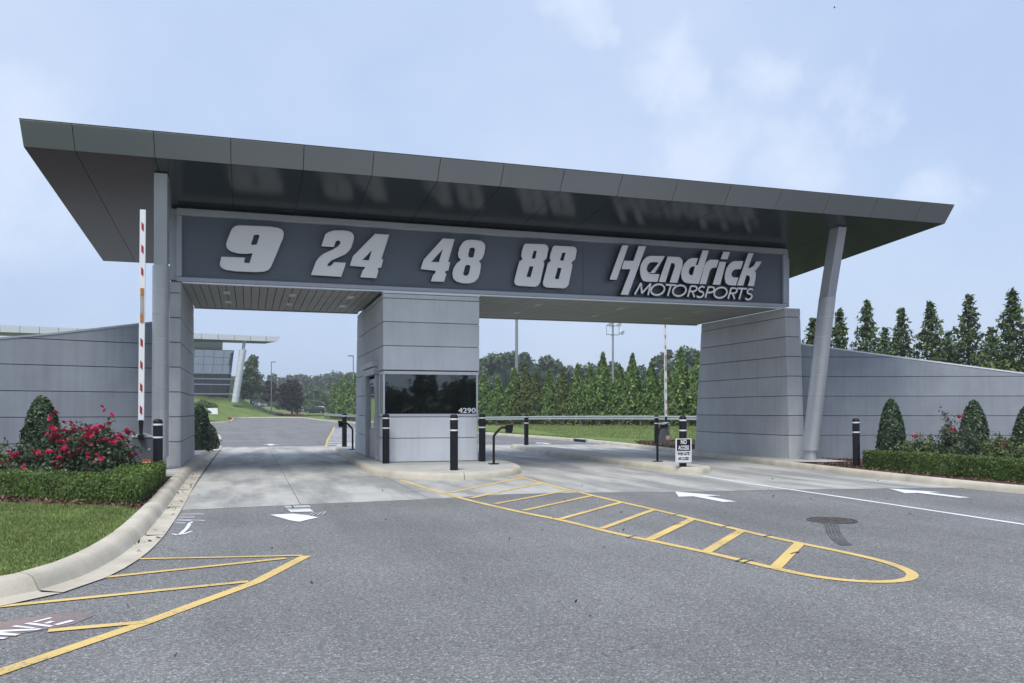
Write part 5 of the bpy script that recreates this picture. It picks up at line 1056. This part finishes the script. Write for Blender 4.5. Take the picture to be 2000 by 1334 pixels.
for i, (u, d, z, h, r_, lb) in enumerate(((606, 215, 1., 7.2, 3.1, 'round green tree behind the dark parked car'), (645, 220, 1., 8.2, 3.6, 'round green tree between the dark car and the big arborvitae'), (618, 208, 1.0, 3.2, 2.4, 'small pale tree just above the dark parked car'), (545, 240, 2., 7., 3.2, 'green tree between the two dark plum trees'), (510, 215, 3., 6., 3., 'green tree left of the smaller plum tree'))):
    tree('broadleaf_tree', u, d, z, broad(60 + i, h, r_, 2600, LF['oak'] if i != 2 else LF['rosey'], .34, low=.08, clumps=34), lb, 'green trees beyond the far lawn')
# far woodland: one mass of crowns
def wood(name, spec, label, lf, n=620, size=.95):
    Vs, Fs, cV, cF = [], [], [], []; nv = 0; nc = 0; rg = np.random.default_rng(len(spec))
    for (x, y, z, h, r_) in spec:
        P0 = []; N0 = []
        for k in range(9):
            t = rg.random(); q = r_ * rg.random() ** .5 * (1.05 - .75 * t); a = rg.random() * 6.283; cc_ = np.array([x + q * math.cos(a), y + q * math.sin(a), z + h * (.2 + .72 * t)]); u = unit(rg.normal(0, 1, (n // 9, 3))); P0.append(cc_ + u * r_ * rg.uniform(.3, .5) * (rg.random((n // 9, 1)) ** .4)); N0.append(u + np.array([0, 0, .4]))
        V, F = leaves(np.vstack(P0), np.vstack(N0), size, .6, 1.4); Vs.append(V); Fs.append(F + nv); nv += len(V)
        V, F = blob((x, y, z + h * .45), (r_ * .5, r_ * .5, h * .36), int(rg.integers(1e6)), 1, .15); cV.append(V); cF.append(F + nc); nc += len(V)
    me = npmesh(name, np.vstack(Vs), np.vstack(Fs), lf, core=(np.vstack(cV), np.vstack(cF), lf)); return tag(place(name, me), label, 'woodland', kind='stuff')
spec = []
for u in range(440, 800, 11):
    for d in (330, 375): p = bearing(u + random.uniform(-4, 4), d + random.uniform(-15, 15)); spec.append((p.x, p.y, 1., random.uniform(12, 16.5), random.uniform(4, 6.5)))
for u in range(-600, 440, 30): p = bearing(u, 330); spec.append((p.x, p.y, 1., random.uniform(12, 16), random.uniform(5, 7)))
wood('woodland', spec, 'hazy far woodland seen through the inbound lane', LF['wood'], 900, .95)
spec = []
for u in range(900, 1420, 14):
    for d in (175, 205): p = bearing(u + random.uniform(-5, 5), d + random.uniform(-10, 10)); spec.append((p.x, p.y, .5, random.uniform(8.5, 11.5) + (2.5 if u < 1090 else 0) + (3 if u > 1280 else 0), random.uniform(2.8, 4.4)))
for u in range(1420, 2700, 40): p = bearing(u, 150); spec.append((p.x, p.y, 0., random.uniform(8, 11), random.uniform(3.5, 5)))
wood('woodland', spec, 'woodland standing behind the arborvitae row', LF['wood'], 1100, .6)
spec = []
for k in range(90):
    a = -1.25 + 2.5 * k / 89; rr = random.uniform(62, 74); spec.append((6 + rr * math.sin(a) * 1.3, 4 - rr * math.cos(a), 0., random.uniform(3.6, 6.2), random.uniform(3., 4.6)))
wood('woodland', spec, 'woodland across the road behind the camera, seen in the booth window', LF['wood'], 420, .8)
# far beds and shrubs
def mound(u, d, rx, ry, h, lf, label, name='shrub', n=700, size=.16, z=None, group='far lawn shrubs'):
    p = bearing(u, d); z = hill_z(p.x, p.y) if z is None else z; e = empty(name, (p.x, p.y, z - .05), label, 'shrub', group); u_ = unit(RNG.normal(0, 1, (n, 3))); u_[:, 2] = np.abs(u_[:, 2]); P_ = u_ * np.array([rx, ry, h]) * (RNG.random((n, 1)) ** .2); cv, cf = blob((0, 0, 0), (rx * .85, ry * .85, h * .85), 5, 2, .05); place('foliage', topo(P_, u_, size, lf, (cv, cf, lf), tilt=.6), e)
mound(396, 126, 1.1, 1.0, 1.0, LF['box'], 'round olive shrub left of the white board'); mound(412, 128, 1.0, .9, .95, LF['box'], 'round olive shrub behind the white board'); mound(385, 118, 1.0, .8, .9, LF['rosey'], 'yellow green shrub beside the left gate pier'); mound(388, 104, 1.5, .8, .5, LF['rosey'], 'low yellow green ground shrub near the far kerb')
for i, (u, d) in enumerate(((548, 158), (560, 157), (572, 156), (584, 155))): mound(u, d, 1.4, .9, .55, LF['redsh'], '%s of four low reddish shrubs below the larger plum tree, from the left' % ORD[i], 'red_shrub', 500, .15, group='reddish shrubs')
for i, (u, d) in enumerate(((608, 160), (622, 165))): mound(u, d, 1.6, .8, .4, LF['box'], '%s low green shrub in front of the parked cars' % ('left' if i == 0 else 'right'), n=400)

# grass and bark chips on the near ground
def blades(name, poly, zf, n, h_, w_, label, box):
    x = RNG.uniform(box[0], box[1], n * 3); y = RNG.uniform(box[2], box[3], n * 3); k = inpoly(x, y, poly); x, y = x[k][:n], y[k][:n]; n = len(x); z = np.array([zf(a, b) for a, b in zip(x, y)])
    a = RNG.random(n) * 6.283; ln = RNG.normal(0, .45, (n, 2)) * h_; hh = h_ * RNG.uniform(.5, 1.25, n); wv_ = np.stack([np.cos(a), np.sin(a)], 1) * w_
    B0 = np.stack([x - wv_[:, 0], y - wv_[:, 1], z], 1); B1 = np.stack([x + wv_[:, 0], y + wv_[:, 1], z], 1); T_ = np.stack([x + ln[:, 0], y + ln[:, 1], z + hh], 1)
    return tag(place(name, npmesh(name, np.stack([B0, B1, T_], 1).reshape(-1, 3), np.arange(3 * n).reshape(n, 3), LF['grass'])), label, 'grass', kind='stuff')
blades('grass', lawnL, lambda x, y: .135, 110000, .034, .006, 'short mown grass on the near left lawn', (-7, -1.3, 7, 16.5))
rp_poly = [p for p in RB if 30 < p[1] < 75] + [(21, 70), (26, 60), (31, 49), (36, 37), (20, 29)]
blades('grass', rp_poly, lambda x, y: lawn_z(x, y) - .02, 50000, .09, .016, 'mown grass between the far kerb and the guardrail', (14, 36, 29, 75))
def chips(name, poly, zf, n, label, box, size=.035, skip=None):
    x = RNG.uniform(box[0], box[1], n * 3); y = RNG.uniform(box[2], box[3], n * 3); k = inpoly(x, y, poly); k &= ~inpoly(x, y, skip) if skip else True; x, y = x[k][:n], y[k][:n]; z = np.array([zf(a, b) for a, b in zip(x, y)]); P_ = np.stack([x, y, z + RNG.uniform(.004, .03, len(x))], 1); V, F = leaves(P_, np.repeat([[0, 0, 1.]], len(x), 0), size, .45, 2.6); return tag(place(name, npmesh(name, V, F, LF['chip'])), label, 'mulch', kind='stuff')
chips('bark_chips', bedL, lambda x, y: .125, 9000, 'brown bark mulch around the left hedge', (-6, -1.4, 12.5, 19), skip=[(-2.4, 18.8), (-1.4, 18.6), (-1.4, 31), (-2.4, 31)])
chips('bark_chips', bedR, lambda x, y: gz(x, y) + .12, 9000, 'brown bark mulch between the right kerb and hedge', (14.1, 20, 9, 22), skip=[(14.6, 20.3), (15.6, 19.9), (16.7, 20.2), (16.8, 28.4), (15.0, 28.4), (14.6, 25)])
st_poly = [(16.0, 27.6), (17.2, 36), (26, 52), (19.6, 70), (20.8, 71.8), (29.8, 52.5), (36, 40), (30, 28)]
chips('pine_straw', [(15.9, 28.3), (16.4, 33.5), (17.6, 36.5), (20, 36), (22, 30)], lawn_z, 5000, 'brown mulch around the far barrier cabinet', (15.5, 22, 28, 37), .06)
far_row = [(p[0] - 1.1, p[1] - .5) for p in RAIL[::-1]] + [(p[0] + 2.6, p[1] + 1.2) for p in RAIL]
chips('pine_straw', far_row, lambda x, y: lawn_z(x, y), 9000, 'brown mulch strip under the guardrail', (12, 38, 40, 120), .12)

chips('fallen_leaves', [(-1.1, 5), (14, 5), (14, 17), (-1.0, 17)], lambda x, y: gz(x, y) + .004, 70, 'scattered dark leaf bits on the asphalt', (-1, 14, 5, 17), .022)
chips('fallen_leaves', [(-1.22, 9), (-.98, 9), (-1.02, 30), (-1.25, 30)], lambda x, y: .012, 60, 'dark leaf bits gathered in the left gutter', (-1.3, -.9, 9, 30), .026)
# a small bird high over the right lane
p = bearing(1630, 38, 19.75); mb = MB(); mb.tube([(-.05, 0, 0), (-.03, 0, .004), (0, 0, .006), (.03, 0, .003), (.06, 0, 0)], [.004, .013, .017, .011, .003], 8)
for s_ in (-1, 1): mb.add([(.02, s_ * .012, .008), (-.02, s_ * .012, .008), (-.04, s_ * .10, .03), (-.015, s_ * .105, .032), (.02, s_ * .05, .024)], [(0, 1, 2, 3, 4)])
o = mb.build('bird', MT['blackmetal'], smooth=True); o.data.transform(Matrix.Scale(.95, 4)); o.location = p; o.rotation_euler[2] = -.6; tag(o, 'tiny dark bird flying high in the sky to the right', 'bird')
# ================================================================== the air: even pale haze over the whole place
mb = MB(); mb.box(-950, 950, -950, 950, -1.5, 22)
hz = mb.build('haze', bpy.data.materials.new('haze_air')); m_ = hz.data.materials[0]; m_.use_nodes = True; t_ = m_.node_tree; t_.nodes.clear()
pv = t_.nodes.new('ShaderNodeVolumePrincipled'); pv.inputs['Color'].default_value = (.90, .95, 1.0, 1); pv.inputs['Density'].default_value = .0007; pv.inputs['Anisotropy'].default_value = .2
ho = t_.nodes.new('ShaderNodeOutputMaterial'); t_.links.new(pv.outputs[0], ho.inputs['Volume'])
tag(hz, 'thin pale summer haze over the whole place', 'haze', kind='stuff')
